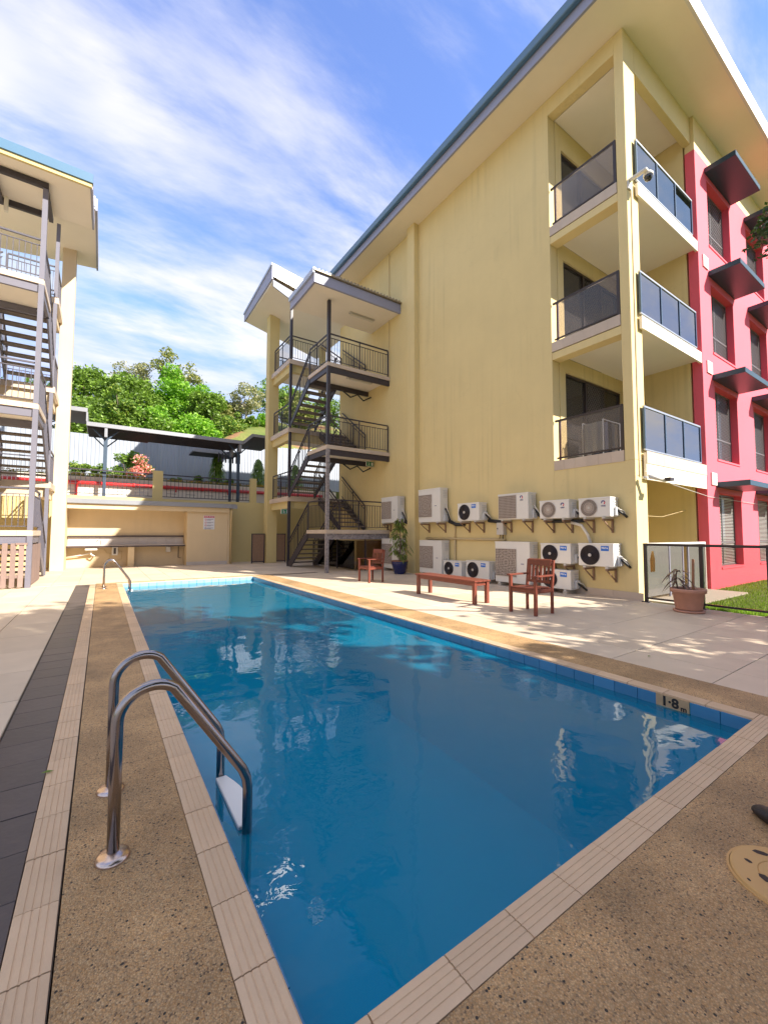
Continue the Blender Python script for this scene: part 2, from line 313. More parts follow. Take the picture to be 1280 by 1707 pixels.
def water_mat():
    m = D.materials.new('water'); MATS['water'] = m; m.use_nodes = True
    n, l = m.node_tree.nodes, m.node_tree.links; n.clear()
    o = N(n, 'ShaderNodeOutputMaterial'); t = N(n, 'ShaderNodeBsdfTransparent'); t.inputs[0].default_value = (0.36, 0.80, 0.87, 1)
    g = N(n, 'ShaderNodeBsdfGlossy'); g.inputs['Roughness'].default_value = 0.0; g.inputs['Color'].default_value = (1, 1, 1, 1)
    geo = N(n, 'ShaderNodeNewGeometry')
    a = N(n, 'ShaderNodeTexNoise'); a.inputs['Scale'].default_value = 1.5; a.inputs['Detail'].default_value = 2; l.new(geo.outputs['Position'], a.inputs['Vector'])
    b = N(n, 'ShaderNodeTexNoise'); b.inputs['Scale'].default_value = 7.5; b.inputs['Detail'].default_value = 3; b.inputs['Distortion'].default_value = 0.4; l.new(geo.outputs['Position'], b.inputs['Vector'])
    w = N(n, 'ShaderNodeTexNoise'); w.inputs['Scale'].default_value = 0.5; w.inputs['Detail'].default_value = 1; l.new(geo.outputs['Position'], w.inputs['Vector'])
    wm = N(n, 'ShaderNodeMapRange'); wm.inputs[1].default_value = 0.42; wm.inputs[2].default_value = 0.62; wm.inputs[3].default_value = 0.08; wm.inputs[4].default_value = 0.42; l.new(w.outputs['Fac'], wm.inputs[0])
    mb = N(n, 'ShaderNodeMath', operation='MULTIPLY'); l.new(b.outputs['Fac'], mb.inputs[0]); l.new(wm.outputs[0], mb.inputs[1])
    ad = N(n, 'ShaderNodeMath', operation='ADD'); l.new(a.outputs['Fac'], ad.inputs[0]); l.new(mb.outputs[0], ad.inputs[1])
    bp = N(n, 'ShaderNodeBump'); bp.inputs['Strength'].default_value = 1.0; bp.inputs['Distance'].default_value = 0.0105; l.new(ad.outputs[0], bp.inputs['Height'])
    fr = N(n, 'ShaderNodeFresnel'); fr.inputs[0].default_value = 1.33
    df = N(n, 'ShaderNodeBsdfDiffuse'); df.inputs[0].default_value = (0.001, 0.30, 0.50, 1)      # suspended haze in the water
    mb2 = N(n, 'ShaderNodeMixShader'); mb2.inputs[0].default_value = 0.42; l.new(t.outputs[0], mb2.inputs[1]); l.new(df.outputs[0], mb2.inputs[2])
    l.new(bp.outputs[0], g.inputs['Normal']); l.new(bp.outputs[0], fr.inputs['Normal'])
    ms = N(n, 'ShaderNodeMixShader'); l.new(fr.outputs[0], ms.inputs[0]); l.new(mb2.outputs[0], ms.inputs[1]); l.new(g.outputs[0], ms.inputs[2])
    l.new(ms.outputs[0], o.inputs[0])
water_mat()

# ------------------------------------------------------------------ mesh helpers
class MB:
    def __init__(s): s.v = []; s.f = []
    def add(s, vs, fs):
        b = len(s.v); s.v += [tuple(x) for x in vs]; s.f += [tuple(i+b for i in q) for q in fs]; return s
    def box(s, x0, x1, y0, y1, z0, z1):
        if x1 < x0: x0, x1 = x1, x0
        if y1 < y0: y0, y1 = y1, y0
        if z1 < z0: z0, z1 = z1, z0
        return s.add([(x0,y0,z0),(x1,y0,z0),(x1,y1,z0),(x0,y1,z0),(x0,y0,z1),(x1,y0,z1),(x1,y1,z1),(x0,y1,z1)],
                     [(0,3,2,1),(4,5,6,7),(0,1,5,4),(1,2,6,5),(2,3,7,6),(3,0,4,7)])
    def bar(s, a, b, w, h=None, up=(0,0,1)):
        """rectangular bar from a to b, w across, h along up"""
        h = h or w; a = Vector(a); b = Vector(b); d = (b-a).normalized(); up = Vector(up)
        if abs(d.dot(up)) > 0.99: up = Vector((1,0,0))
        sd = d.cross(up).normalized(); up = sd.cross(d).normalized()
        vs = []
        for p in (a, b):
            for i, j in ((-1,-1),(1,-1),(1,1),(-1,1)): vs.append(p+sd*(i*w/2)+up*(j*h/2))
        return s.add(vs, [(3,2,1,0),(4,5,6,7),(0,1,5,4),(1,2,6,5),(2,3,7,6),(3,0,4,7)])
    def tube(s, pts, rad, n=8, cap=True):
        pts = [Vector(p) for p in pts]; k = len(pts)
        rad = rad if isinstance(rad, (list, tuple)) else [rad]*k
        t0 = (pts[1]-pts[0]).normalized(); ref = Vector((0,0,1)) if abs(t0.z) < 0.9 else Vector((1,0,0))
        nrm = t0.cross(ref).normalized(); vs = []
        for i, p in enumerate(pts):
            t = (pts[min(i+1,k-1)]-pts[max(i-1,0)]).normalized()
            nrm = (nrm-t*nrm.dot(t)).normalized(); bn = t.cross(nrm)
            for j in range(n):
                a = 2*math.pi*j/n; vs.append(p+(nrm*math.cos(a)+bn*math.sin(a))*rad[i])
        fs = [(i*n+j, i*n+(j+1)%n, (i+1)*n+(j+1)%n, (i+1)*n+j) for i in range(k-1) for j in range(n)]
        if cap: fs += [tuple(range(n-1,-1,-1)), tuple((k-1)*n+j for j in range(n))]
        return s.add(vs, fs)
    def lathe(s, prof, c=(0,0,0), n=24):
        vs = [(c[0]+r_*math.cos(2*math.pi*j/n), c[1]+r_*math.sin(2*math.pi*j/n), c[2]+z) for r_, z in prof for j in range(n)]
        k = len(prof)
        fs = [(i*n+j, i*n+(j+1)%n, (i+1)*n+(j+1)%n, (i+1)*n+j) for i in range(k-1) for j in range(n)]
        return s.add(vs, fs)
    def prism(s, poly, axis, a, b):
        """extrude a 2-D polygon along axis ('x': poly is (y,z); 'y': (x,z); 'z': (x,y))"""
        mk = {'x': lambda p, t: (t, p[0], p[1]), 'y': lambda p, t: (p[0], t, p[1]), 'z': lambda p, t: (p[0], p[1], t)}[axis]
        k = len(poly)
        return s.add([mk(p, a) for p in poly]+[mk(p, b) for p in poly],
                     [tuple(range(k-1,-1,-1)), tuple(range(k,2*k))]+[(i,(i+1)%k,k+(i+1)%k,k+i) for i in range(k)])
    def build(s, name, m, parent=None, smooth=False, bevel=0.0, local=False, segs=1):
        me = D.meshes.new(name)
        vs = s.v
        off = None
        if parent is not None and not local:
            off = WORLD.get(parent.name, Vector((0,0,0)))
            if off.length > 0: vs = [(a-off.x, b-off.y, c-off.z) for a, b, c in vs]
        me.from_pydata(vs, [], s.f); me.update()
        import bmesh
        bm = bmesh.new(); bm.from_mesh(me); bmesh.ops.recalc_face_normals(bm, faces=bm.faces)
        if bevel > 0: bmesh.ops.bevel(bm, geom=bm.edges[:], offset=bevel, segments=segs, affect='EDGES', profile=0.5)
        bm.to_mesh(me); bm.free()
        if smooth:
            for p in me.polygons: p.use_smooth = True
        me.materials.append(MATS[m])
        o = D.objects.new(name, me); COL.objects.link(o)
        if parent is not None: o.parent = parent; WORLD[o.name] = off if off is not None else Vector((0,0,0))
        return o
WORLD = {}
def B(name, m, parent, *boxes, **kw):
    b = MB()
    for q in boxes: b.box(*q)
    return b.build(name, m, parent, **kw)
def thing(name, label, cat, loc=(0,0,0), rot=0.0, group=None):
    o = D.objects.new(name, None); COL.objects.link(o); o.location = loc; o.rotation_euler = (0,0,rot); o.empty_display_size = 0.1
    o['label'] = label; o['category'] = cat
    if group: o['group'] = group
    WORLD[o.name] = Vector(loc)
    return o
def tag(o, label, cat, group=None):
    o['label'] = label; o['category'] = cat
    if group: o['group'] = group
    return o
def struct(o): o['kind'] = 'structure'; return o
def stuff(o): o['kind'] = 'stuff'; return o
def inst(name, me, parent, loc, rot=(0,0,0), scale=(1,1,1)):
    """another piece that shares a mesh; loc in world coordinates (parent unrotated)"""
    o = D.objects.new(name, me); COL.objects.link(o); o.parent = parent
    off = WORLD.get(parent.name, Vector((0,0,0))) if parent else Vector((0,0,0))
    o.location = Vector(loc)-off; o.rotation_euler = rot; o.scale = scale
    WORLD[o.name] = Vector(loc)
    return o
def mesh(mb, name, m, smooth=False, bevel=0.0):
    o = mb.build(name, m, None, smooth, bevel); me = o.data; D.objects.remove(o); return me
def copy_tree(o, parent=None):
    c = o.copy(); COL.objects.link(c)
    if parent: c.parent = parent
    for ch in o.children: copy_tree(ch, c)
    return c
def arc(c, rad, a0, a1, n=8):
    return [(c[0]+rad*math.cos(a0+(a1-a0)*i/n), c[1]+rad*math.sin(a0+(a1-a0)*i/n)) for i in range(n+1)]
FACE_X = Matrix(((0,0,-1),(-1,0,0),(0,1,0)))     # columns x->-Y, y->Z, z->-X   (faces -X)
FACE_Y = Matrix(((1,0,0),(0,0,-1),(0,1,0)))      # x->X, y->Z, z->-Y            (faces -Y)
def text(body, size, m, parent, loc, face, name='lettering', align='CENTER', bold=0.0, width=None):
    cu = D.curves.new(name, 'FONT'); cu.body = body; cu.size = size; cu.align_x = align; cu.align_y = 'CENTER'; cu.extrude = 0.0008; cu.offset = bold
    t = D.objects.new(name, cu); COL.objects.link(t)
    bpy.context.view_layer.update()
    dg = bpy.context.evaluated_depsgraph_get()
    me = D.meshes.new_from_object(t.evaluated_get(dg)); D.objects.remove(t); D.curves.remove(cu)
    me.materials.clear(); me.materials.append(MATS[m]); me.name = name
    if width:
        xs = [v.co.x for v in me.vertices]; k = width/(max(xs)-min(xs))
        for v in me.vertices: v.co.x *= k
    o = D.objects.new(name, me); COL.objects.link(o); o.parent = parent
    off = WORLD.get(parent.name, Vector((0,0,0)))
    o.matrix_local = Matrix.Translation(Vector(loc)-off) @ face.to_4x4()
    return o

# ================================================================== SETTING
PX0, PX1, PY0, PY1 = 0.50, 4.00, 1.05, 13.25      # pool opening
WL = -0.108                                        # water level
# ground sheet with a hole for the pool and terrace
g = MB()
for x0, x1, y0, y1 in ((-300,0.3,-200,300),(4.2,300,-200,300),(0.3,4.2,-200,0.85),(0.3,4.2,13.5,300)):
    g.add([(x0,y0,-0.12),(x1,y0,-0.12),(x1,y1,-0.12),(x0,y1,-0.12)], [(0,1,2,3)])
struct(g.build('ground', 'soil'))

# paved deck: grout bed with separate pavers
bed = MB()
for x0, x1, y0, y1 in ((4.62,9.07,-6,20.4),(-7,-0.51,-6,20.4),(-0.51,4.62,13.62,20.4)):
    bed.box(x0,x1,y0,y1,-0.11,-0.012)
deck = struct(bed.build('pool_deck', 'grout'))
PW, PL = 0.9, 0.6
pav = mesh(MB().box(-PL/2+.004,PL/2-.004,-PW/2+.004,PW/2-.004,-0.03,0.0), 'paver', 'paver', bevel=0.002)
cnt = 0
far = MB()
def lay(x0, x1, y0, y1, z):
    global cnt
    nx = int(math.ceil((x1-x0)/PL)); ny = int(math.ceil((y1-y0)/PW))
    sxx = (x1-x0)/(nx*PL); syy = (y1-y0)/(ny*PW)
    for i in range(nx):
        for j in range(ny):
            c = (x0+(i+.5)*(x1-x0)/nx, y0+(j+.5)*(y1-y0)/ny, z+random.uniform(-.0012,.0012))
            inst('paver', pav, deck, c, scale=(sxx, syy, 1)); cnt += 1
lay(4.62, 9.06, -1.2, 13.2, 0.0)
lay(-3.51, -0.51, 1.8, 13.5, -0.0)
lay(-1.6, 6.3, 13.62, 19.3, -0.0)
for x0, x1, y0, y1 in ((4.62,9.06,-6,-1.21),(-3.51,-0.51,-6,1.79),(-7,-3.52,-6,20.4),(6.31,9.06,13.21,20.4),(-3.51,-1.61,13.51,20.4),(-1.6,6.3,19.31,20.4)):
    far.box(x0,x1,y0,y1,-0.04,-0.002)
far.build('paving', 'paver', deck)['kind'] = 'stuff'

# exposed aggregate surround
ag = MB()
ag.box(-0.08,0.37,-5,13.34,-0.11,0.0); ag.box(4.13,4.62,0.92,13.62,-0.11,0.0); ag.box(0.37,4.62,-5,0.92,-0.11,0.0); ag.box(-0.08,4.13,13.40,13.62,-0.11,0.0)
struct(ag.build('pool_surround', 'aggregate'))

# coping: grooved tiles
cop_base = struct(B('pool_coping', 'grout', None, (0.375,0.495,1.05,13.25,-.10,-.012), (4.005,4.125,0.93,13.25,-.10,-.012), (0.375,4.0,0.925,1.045,-.10,-.012), (0.375,4.125,13.255,13.395,-.10,-.012), (-0.215,-0.085,-5,13.39,-.10,-.012)))
prof = [(-.062,-.03),(-.062,.0)]
for k in range(4):
    x = -.036+k*.024
    prof += [(x-.0035,.002),(x-.002,-.0005),(x+.002,-.0005),(x+.0035,.002)]
prof += [(.060,.002),(.066,-.003),(.066,-.03)]
TL = 0.30
ct = MB().prism(prof, 'y', -TL/2+.0025, TL/2-.0025)
cop = mesh(ct, 'coping_tile', 'coping')
def coping_run(x0, y0, x1, y1, rot):
    L = math.hypot(x1-x0, y1-y0); k = max(1, round(L/TL)); s = L/(k*TL)
    for i in range(k):
        t = (i+.5)/k
        inst('coping_tile', cop, cop_base, (x0+(x1-x0)*t, y0+(y1-y0)*t, random.uniform(0,.0025)), (0,0,rot+random.uniform(-.003,.003)), (1, s, 1))
coping_run(0.435,1.05,0.435,13.25, 0)          # house side of the left edge
coping_run(4.067,1.05,4.067,13.25, math.pi)    # right edge
coping_run(0.37,0.985,4.13,0.985, math.pi/2)     # near edge
coping_run(0.37,13.325,4.13,13.325, -math.pi/2)  # far edge
coping_run(-0.15,-0.4,-0.15,13.35, math.pi)    # strip by the slate
# slate strip
sl_base = struct(B('slate_channel', 'grout', None, (-0.51,-0.218,-5,13.45,-.11,-.035)))
slt = mesh(MB().box(-.142,.142,-.148,.148,-.03,0), 'slate_tile', 'slate', bevel=.0015)
for i in range(43):
    inst('slate_tile', slt, sl_base, (-0.363, 0.75+i*.30, -0.014+random.uniform(-.0015,.0015)))
# basin
bs = MB()
def quad(a, b, c, d): bs.add([a,b,c,d], [(0,1,2,3)])
zb0, zb1 = -1.85, -1.15
x0, x1, y0, y1 = PX0, PX1, PY0, PY1
quad((x0,y0,zb0),(x1,y0,zb0),(x1,y1,zb1),(x0,y1,zb1))
quad((x0,y0,zb0),(x0,y1,zb1),(x0,y1,-.02),(x0,y0,-.02)); quad((x1,y0,zb0),(x1,y1,zb1),(x1,y1,-.02),(x1,y0,-.02))
quad((x0,y0,zb0),(x1,y0,zb0),(x1,y0,-.02),(x0,y0,-.02)); quad((x0,y1,zb1),(x1,y1,zb1),(x1,y1,-.02),(x0,y1,-.02))
basin = struct(bs.build('pool_basin', 'basin'))
wt = mesh(MB().box(-.006,.006,-.098,.098,-.155,-.015), 'waterline_tile', 'waterline_tile', bevel=.0015)
wp = mesh(MB().box(-.006,.006,-.098,.098,-.155,-.015), 'waterline_tile', 'pale_tile', bevel=.0015)
n = 61
for i in range(n):
    y = y0+(i+.5)*(y1-y0)/n
    if not (1.40 < y < 1.70): inst('waterline_tile', wt, basin, (x1-.006, y, 0))
    inst('waterline_tile', wt, basin, (x0+.006, y, 0))
n = 17
for i in range(n):
    x = x0+(i+.5)*(x1-x0)/n
    inst('waterline_tile', wp, basin, (x, y1-.006, 0), (0,0,math.pi/2)); inst('waterline_tile', wt, basin, (x, y0+.006, 0), (0,0,math.pi/2))
dt = B('depth_tile', 'depth_tile', basin, (x1-.013,x1,1.455,1.70,-.125,-.012))
text('1·8', .105, 'black', dt, (x1-.0145,1.595,-.062), FACE_X, bold=.004)
text('m', .06, 'black', dt, (x1-.0145,1.495,-.085), FACE_X, bold=.002)
# ledge of pale tiles at the far end
B('step_ledge', 'pale_tile', basin, (x0,x1,y1-.30,y1,-.45,-.30))
wat = MB(); nx, ny = 4, 12
wat.add([(x0+(x1-x0)*i/nx, y0+(y1-y0)*j/ny, WL) for j in range(ny+1) for i in range(nx+1)], [(j*(nx+1)+i, j*(nx+1)+i+1, (j+1)*(nx+1)+i+1, (j+1)*(nx+1)+i) for j in range(ny) for i in range(nx)])
wo_ = struct(wat.build('water', 'water'))
if wo_.data.polygons[0].normal.z < 0: wo_.data.flip_normals()

# lawn beyond the glass fence
struct(B('lawn', 'soil', None, (9.12,34,-14,3.30,-.115,-.03), (12.7,34,3.31,4.0,-.115,-.03)))
struct(B('patio', 'concrete', None, (9.36,12.58,3.315,5.9,-.115,-.008)))
gb = MB()
rg = random.Random(3)
for i in range(52000):
    q = rg.random()
    x = 9.2+ (rg.random()**1.7)*12; y = rg.uniform(-3.5, 3.95)
    if x < 12.62 and y > 3.25: continue
    h = rg.uniform(.03,.075); a = rg.uniform(0,6.28); w = .006+.0006*(x-9)
    lx, ly = rg.uniform(-.02,.02), rg.uniform(-.02,.02)
    gb.add([(x-w*math.cos(a),y-w*math.sin(a),-.03),(x+w*math.cos(a),y+w*math.sin(a),-.03),(x+lx,y+ly,h-.03)], [(0,1,2)])
me = D.meshes.new('grass'); me.from_pydata(gb.v, [], gb.f); me.materials.append(MATS['grass_blade'])
gr = D.objects.new('grass', me); COL.objects.link(gr); stuff(gr)

# ================================================================== APARTMENT BUILDING (yellow and pink)
XA, YP = 9.07, 4.03
bld = thing('apartment_building', 'yellow rendered apartment block with corner balconies and a pink window wall', 'building', (XA, YP, 0))
def bp(name, m, *boxes, **kw): return B(name, m, bld, *boxes, **kw)
LV = (3.10, 6.05, 9.02)
bp('end_wall', 'yellow_render', (XA,XA+.28,5.97,17.05,-.1,12.45), (XA,XA+.28,YP+.088,5.968,-.1,2.90), (XA+.281,XA+.49,YP+.088,YP+.29,-.1,2.90))
bp('end_wall', 'yellow_render', (XA+.29,20,16.80,17.05,-.1,12.45))
bp('pilaster', 'yellow_render', (8.86,XA-.002,11.17,11.58,-.1,12.45))
colm = bp('corner_column', 'yellow_render', (XA,XA+.49,YP+.088,YP+.29,2.902,12.45), bevel=.006)
bp('beam', 'yellow_render', (XA+.002,XA+.25,YP+.292,5.968,12.02,12.45), (XA+.495,12.6,YP+.088,YP+.25,11.72,12.45))
for i, z in enumerate(LV):
    # slab and the beam under its end edge
    bp('balcony_slab', 'white_soffit', (XA+.05,12.6,YP+.10,5.94,z-.22,z-.02))
    if i: bp('beam', 'yellow_render', (XA+.004,XA+.30,YP+.292,5.966,z-.40,z-.222))
    zt = z+.03
    edge = bp('slab_edge', 'white_soffit', (XA+.31,12.585,YP+.004,YP+.058,(z-.60 if i == 0 else z-.30),z-.03))
    # edge tiles
    k = 6; ys = YP+.295
    for j in range(k):
        a = ys+(5.962-ys)*j/k; b_ = ys+(5.962-ys)*(j+1)/k
        bp('edge_tile', 'tile_edge', (XA-.012,XA+.05,a+.0015,b_-.0015,z-.205,zt))
    for j in range(8):
        a = XA+.31+(12.58-XA-.31)*j/8; b_ = XA+.31+(12.58-XA-.31)*(j+1)/8
        if i == 0: bp('edge_tile', 'tile_edge', (a+.0015,b_-.0015,YP-.010,YP+.003,z-.26,z+.0))
    top = LV[i+1]-.22 if i < 2 else 12.02
    # back wall with the sliding door opening, side wall
    dz0, dz1 = z-.02, z+2.36
    bp('balcony_wall', 'yellow_render', (XA+.29,9.60,5.95,6.15,z-.02,top), (9.60,12.40,5.95,6.15,dz1,top), (12.40,12.6,5.95,6.15,z-.02,top))
    bp('balcony_ceiling', 'white_soffit', (XA+.26,12.58,YP+.26,5.94,top-.012,top-.002)) if i == 2 else None
    dr = bp('sliding_door', 'dark_frame', (9.60,9.65,6.0,6.10,dz0,dz1), (12.35,12.40,6.0,6.10,dz0,dz1), (9.65,12.35,6.0,6.10,dz1-.06,dz1), (9.65,12.35,6.0,6.10,dz0,dz0+.05), (10.58,10.64,5.99,6.09,dz0+.05,dz1-.06), (11.50,11.56,5.99,6.09,dz0+.05,dz1-.06))
    for a, b_ in ((9.655,10.575),(10.645,11.495),(11.565,12.345)):
        B('pane', 'glass_tint', dr, (a,b_,6.045,6.055,dz0+.055,dz1-.065))
    cu = MB(); m_ = 46
    pts = [(9.66+2.68*j/m_, 6.22+.035*math.sin(j*1.9)+.012*math.sin(j*.7)) for j in range(m_+1)]
    cu.add([(x,y,dz0+.05) for x, y in pts]+[(x,y,dz1-.1) for x, y in pts], [(j,j+1,m_+2+j,m_+1+j) for j in range(m_)])
    cu.build('curtain', 'curtain', bld)
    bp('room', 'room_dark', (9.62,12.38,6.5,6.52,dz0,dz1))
    # security mesh on the middle leaf
    sm = MB(); a, b_ = 10.66, 11.49; step = .11; hgt = dz1-.07-(dz0+.06); wd = b_-a
    def clip(x0_, z0_, x1_, z1_):
        # clip a diagonal to the leaf
        t0, t1 = 0.0, 1.0
        for p, q in ((-(x1_-x0_), x0_-a), (x1_-x0_, b_-x0_), (-(z1_-z0_), z0_-dz0-.06), (z1_-z0_, dz1-.07-z0_)):
            if p == 0: continue
            t = q/p
            if p < 0: t0 = max(t0, t)
            else: t1 = min(t1, t)
        if t0 >= t1: return
        sm.bar((x0_+(x1_-x0_)*t0, 5.985, z0_+(z1_-z0_)*t0), (x0_+(x1_-x0_)*t1, 5.985, z0_+(z1_-z0_)*t1), .008, .008, up=(0,1,0))
    for j in range(-14, 40):
        zz0 = dz0+.06+j*step
        clip(a, zz0, b_, zz0+wd*1.3); clip(b_, zz0, a, zz0+wd*1.3)
    so = sm.build('security_mesh', 'screen_metal' if i == 0 else 'dark_frame', dr); so['kind'] = 'stuff'
    # balustrades
    rl = bp('balustrade', 'dark_frame', (XA+.005,XA+.05,YP+.31,5.935,z+.98,z+1.03), (XA+.01,XA+.045,YP+.36,5.90,z+.07,z+.11), (XA+.003,XA+.053,YP+.30,YP+.365,z+.03,z+.978), bevel=.004)
    B('post', 'brown_frame', rl, (XA+.01,XA+.05,5.80,5.84,z+.03,z+.978))
    B('pane', 'glass_tint', rl, (XA+.022,XA+.030,YP+.37,5.79,z+.112,z+.978))
    rl2 = bp('balustrade', 'alu_frame', (XA+.30,12.35,YP+.01,YP+.055,z+.93,z+.975), (XA+.30,12.35,YP+.015,YP+.05,z+.02,z+.055), bevel=.004)
    for k_ in range(4):
        x = XA+.305+k_*(12.31-XA-.305)/3
        B('post', 'blue_frame', rl2, (x,x+.04,YP+.012,YP+.052,z+.056,z+.929))
        if k_ < 3: B('pane', 'glass_sky', rl2, (x+.045,x+(12.31-XA-.305)/3-.005,YP+.028,YP+.036,z+.06,z+.926))
bp('side_wall', 'yellow_render', (12.6,12.8,YP+.26,6.15,-.1,12.45))
bp('ground_wall', 'yellow_render', (XA+.285,12.6,5.95,6.15,-.1,2.55))
# ground floor opening: white rail with glass
rl = bp('balustrade', 'white_paint', (XA+.262,12.4,YP+.015,YP+.06,1.12,1.17), (12.36,12.40,YP+.016,YP+.058,0,1.118), bevel=.004)
for x in (10.35, 11.05, 11.35): B('post', 'fascia_lilac', rl, (x,x+.05,YP+.02,YP+.055,0,1.118))
for a, b_ in ((XA+.28,10.34),(10.41,11.04),(11.41,12.35)): B('pane', 'glass_frost', rl, (a,b_,YP+.033,YP+.041,.06,1.118))
# washing line under the balcony
MB().tube([(XA+.3,4.6,1.95),(10.2,4.55,1.78),(11.3,4.55,1.78),(12.58,4.5,1.98)], .006, 5).build('washing_line', 'pipe_cream', bld)
# skirting
for j in range(22):
    a = YP+j*.6; b_ = min(a+.597, 17)
    if 11.1 < b_ and a < 11.6: continue
    bp('skirting_tile', 'tile_edge', (XA-.015,XA-.001,a,b_,-.02,.16))
# pink wall with window openings
WX = [13.37, 16.52, 19.67, 22.82]; WW = 1.70
WZ = [(0.50,2.44),(3.34,5.30),(6.22,8.08),(9.20,11.03)]
pk = MB(); xs = 12.605
def pbox(x0_, x1_, z0_, z1_): pk.box(x0_, x1_, YP, YP+.22, z0_, z1_)
zs = [-.1]+[z for w in WZ for z in w]+[11.52]
for k_, x in enumerate(WX):
    pbox(xs, x, -.1, 11.52)
    for a in range(0, len(zs), 2): pbox(x, x+WW, zs[a], zs[a+1])
    xs = x+WW
pbox(xs, 27, -.1, 11.52)
pk.build('pink_wall', 'pink_render', bld)
bp('frieze', 'yellow_render', (12.605,27,YP+.003,YP+.22,11.522,12.45))
for x in WX:
    for wi, (za_, zb_) in enumerate(WZ):
        Yw = YP+.17
        fr = bp('window', 'screen_metal', (x,x+.04,Yw,Yw+.05,za_,zb_), (x+WW-.04,x+WW,Yw,Yw+.05,za_,zb_), (x+.04,x+WW-.04,Yw,Yw+.05,zb_-.04,zb_), (x+.04,x+WW-.04,Yw,Yw+.05,za_,za_+.05),
                (x+WW*.42,x+WW*.42+.035,Yw-.002,Yw+.05,za_+.05,zb_-.04), (x+.04,x+WW-.04,Yw-.004,Yw+.05,za_+.62,za_+.655))
        B('pane', 'glass_dark', fr, (x+.04,x+WW-.04,Yw+.03,Yw+.04,za_+.05,zb_-.04))
        B('sill', 'pink_render', fr, (x-.01,x+WW+.01,YP-.02,YP+.168,za_-.05,za_-.002))
        ms = MB()
        if wi == 0:
            for q in range(44):
                zq = za_+.06+q*.042
                ms.bar((x+.05,Yw+.016,zq),(x+WW-.05,Yw+.016,zq), .006, .020, up=(0,-.5,1))
            o = ms.build('blind', 'blind', fr)
        else:
            H = zb_-za_-.09; wd = WW-.08
            for q in range(-16, 20):
                xa_ = x+.04+q*.095; t0 = max(0,(x+.04-xa_)/H); t1 = min(1,(x+WW-.04-xa_)/H)
                if t1 > t0:
                    ms.bar((xa_+H*t0,Yw+.012,za_+.05+H*t0),(xa_+H*t1,Yw+.012,za_+.05+H*t1), .016, .006, up=(0,1,0))
                    ms.bar((2*x+WW-xa_-H*t0,Yw+.006,za_+.05+H*t0),(2*x+WW-xa_-H*t1,Yw+.006,za_+.05+H*t1), .016, .006, up=(0,1,0))
            o = ms.build('security_mesh', 'screen_metal', fr)
        o['kind'] = 'stuff'
        zsh = [2.58, 5.44, 8.28, 11.18][wi]
        bp('sunshade', 'shade_blue', (x-.12,x+WW+.18,YP-.68,YP-.001,zsh,zsh+.14), bevel=.006)
for z in (2.62, 5.56, 8.42):
    v = bp('vent', 'white_paint', (12.86,13.20,YP-.03,YP-.001,z,z+.32))
    for q in range(4): B('louvre', 'grey_plastic', v, (12.90,13.16,YP-.036,YP-.031,z+.05+q*.06,z+.08+q*.06))
# roof
bp('soffit', 'soffit_cream', (8.16,30,3.16,17.1,12.452,12.52))
bp('fascia', 'fascia_lilac', (8.10,8.158,3.10,17.15,12.44,12.74))
bp('gutter', 'gutter_blue', (7.97,8.099,3.05,17.2,12.70,12.93), bevel=.02)
rf = bp('fascia', 'white_paint', (8.16,30,3.10,3.158,12.44,12.90))
for x in (10.6, 13.2, 15.8, 18.4): B('joint', 'fascia_lilac', rf, (x,x+.03,3.094,3.099,12.50,12.84))
bp('roof', 'roof_metal', (8.16,30,3.16,17.1,12.525,12.88))
# downpipe and conduits on the end wall
MB().tube([(XA-.03,12.98,12.4),(XA-.03,12.98,7.5)], .012, 6).build('conduit', 'pipe_cream', bld)
MB().tube([(XA+.16,YP+.075,8.8),(XA+.16,YP+.075,2.55)], .012, 6).build('conduit', 'cream_render', bld)
MB().tube([(XA+.14,YP-.02,2.66),(10.6,YP-.025,2.46),(12.6,YP-.03,2.30),(20,YP-.03,2.24)], .006, 6).build('conduit', 'grey_plastic', bld)

# ================================================================== STAIR TOWERS
def rail_run(parent, p0, p1, steel, h=1.05, name='railing', ends=(1,1), gap=.115, bal=None):
    p0, p1 = Vector(p0), Vector(p1); d = p1-p0; L = Vector((d.x,d.y,0)).length
    m = MB()
    U = Vector((0,0,1))
    m.bar(p0+U*h, p1+U*h, .045, .04); m.bar(p0+U*(h-.15), p1+U*(h-.15), .025, .02); m.bar(p0+U*.10, p1+U*.10, .025, .02)
    if ends[0]: m.bar(p0+U*.0, p0+U*(h-.02), .04)
    if ends[1]: m.bar(p1+U*.0, p1+U*(h-.02), .04)
    k = max(2, int(round(L/gap)))
    if L > 1.7:
        mid = p0+d*.5; m.bar(mid, mid+U*(h-.02), .032)
    o = m.build(name, steel, parent)
    for i in range(1, k):
        if L > 1.7 and abs(i/k-.5) < .5/k: continue
        c = p0+d*(i/k)
        inst('baluster', bal, o, (c.x,c.y,c.z+.11), scale=(1,1,(h-.265)/1.0))
    return o
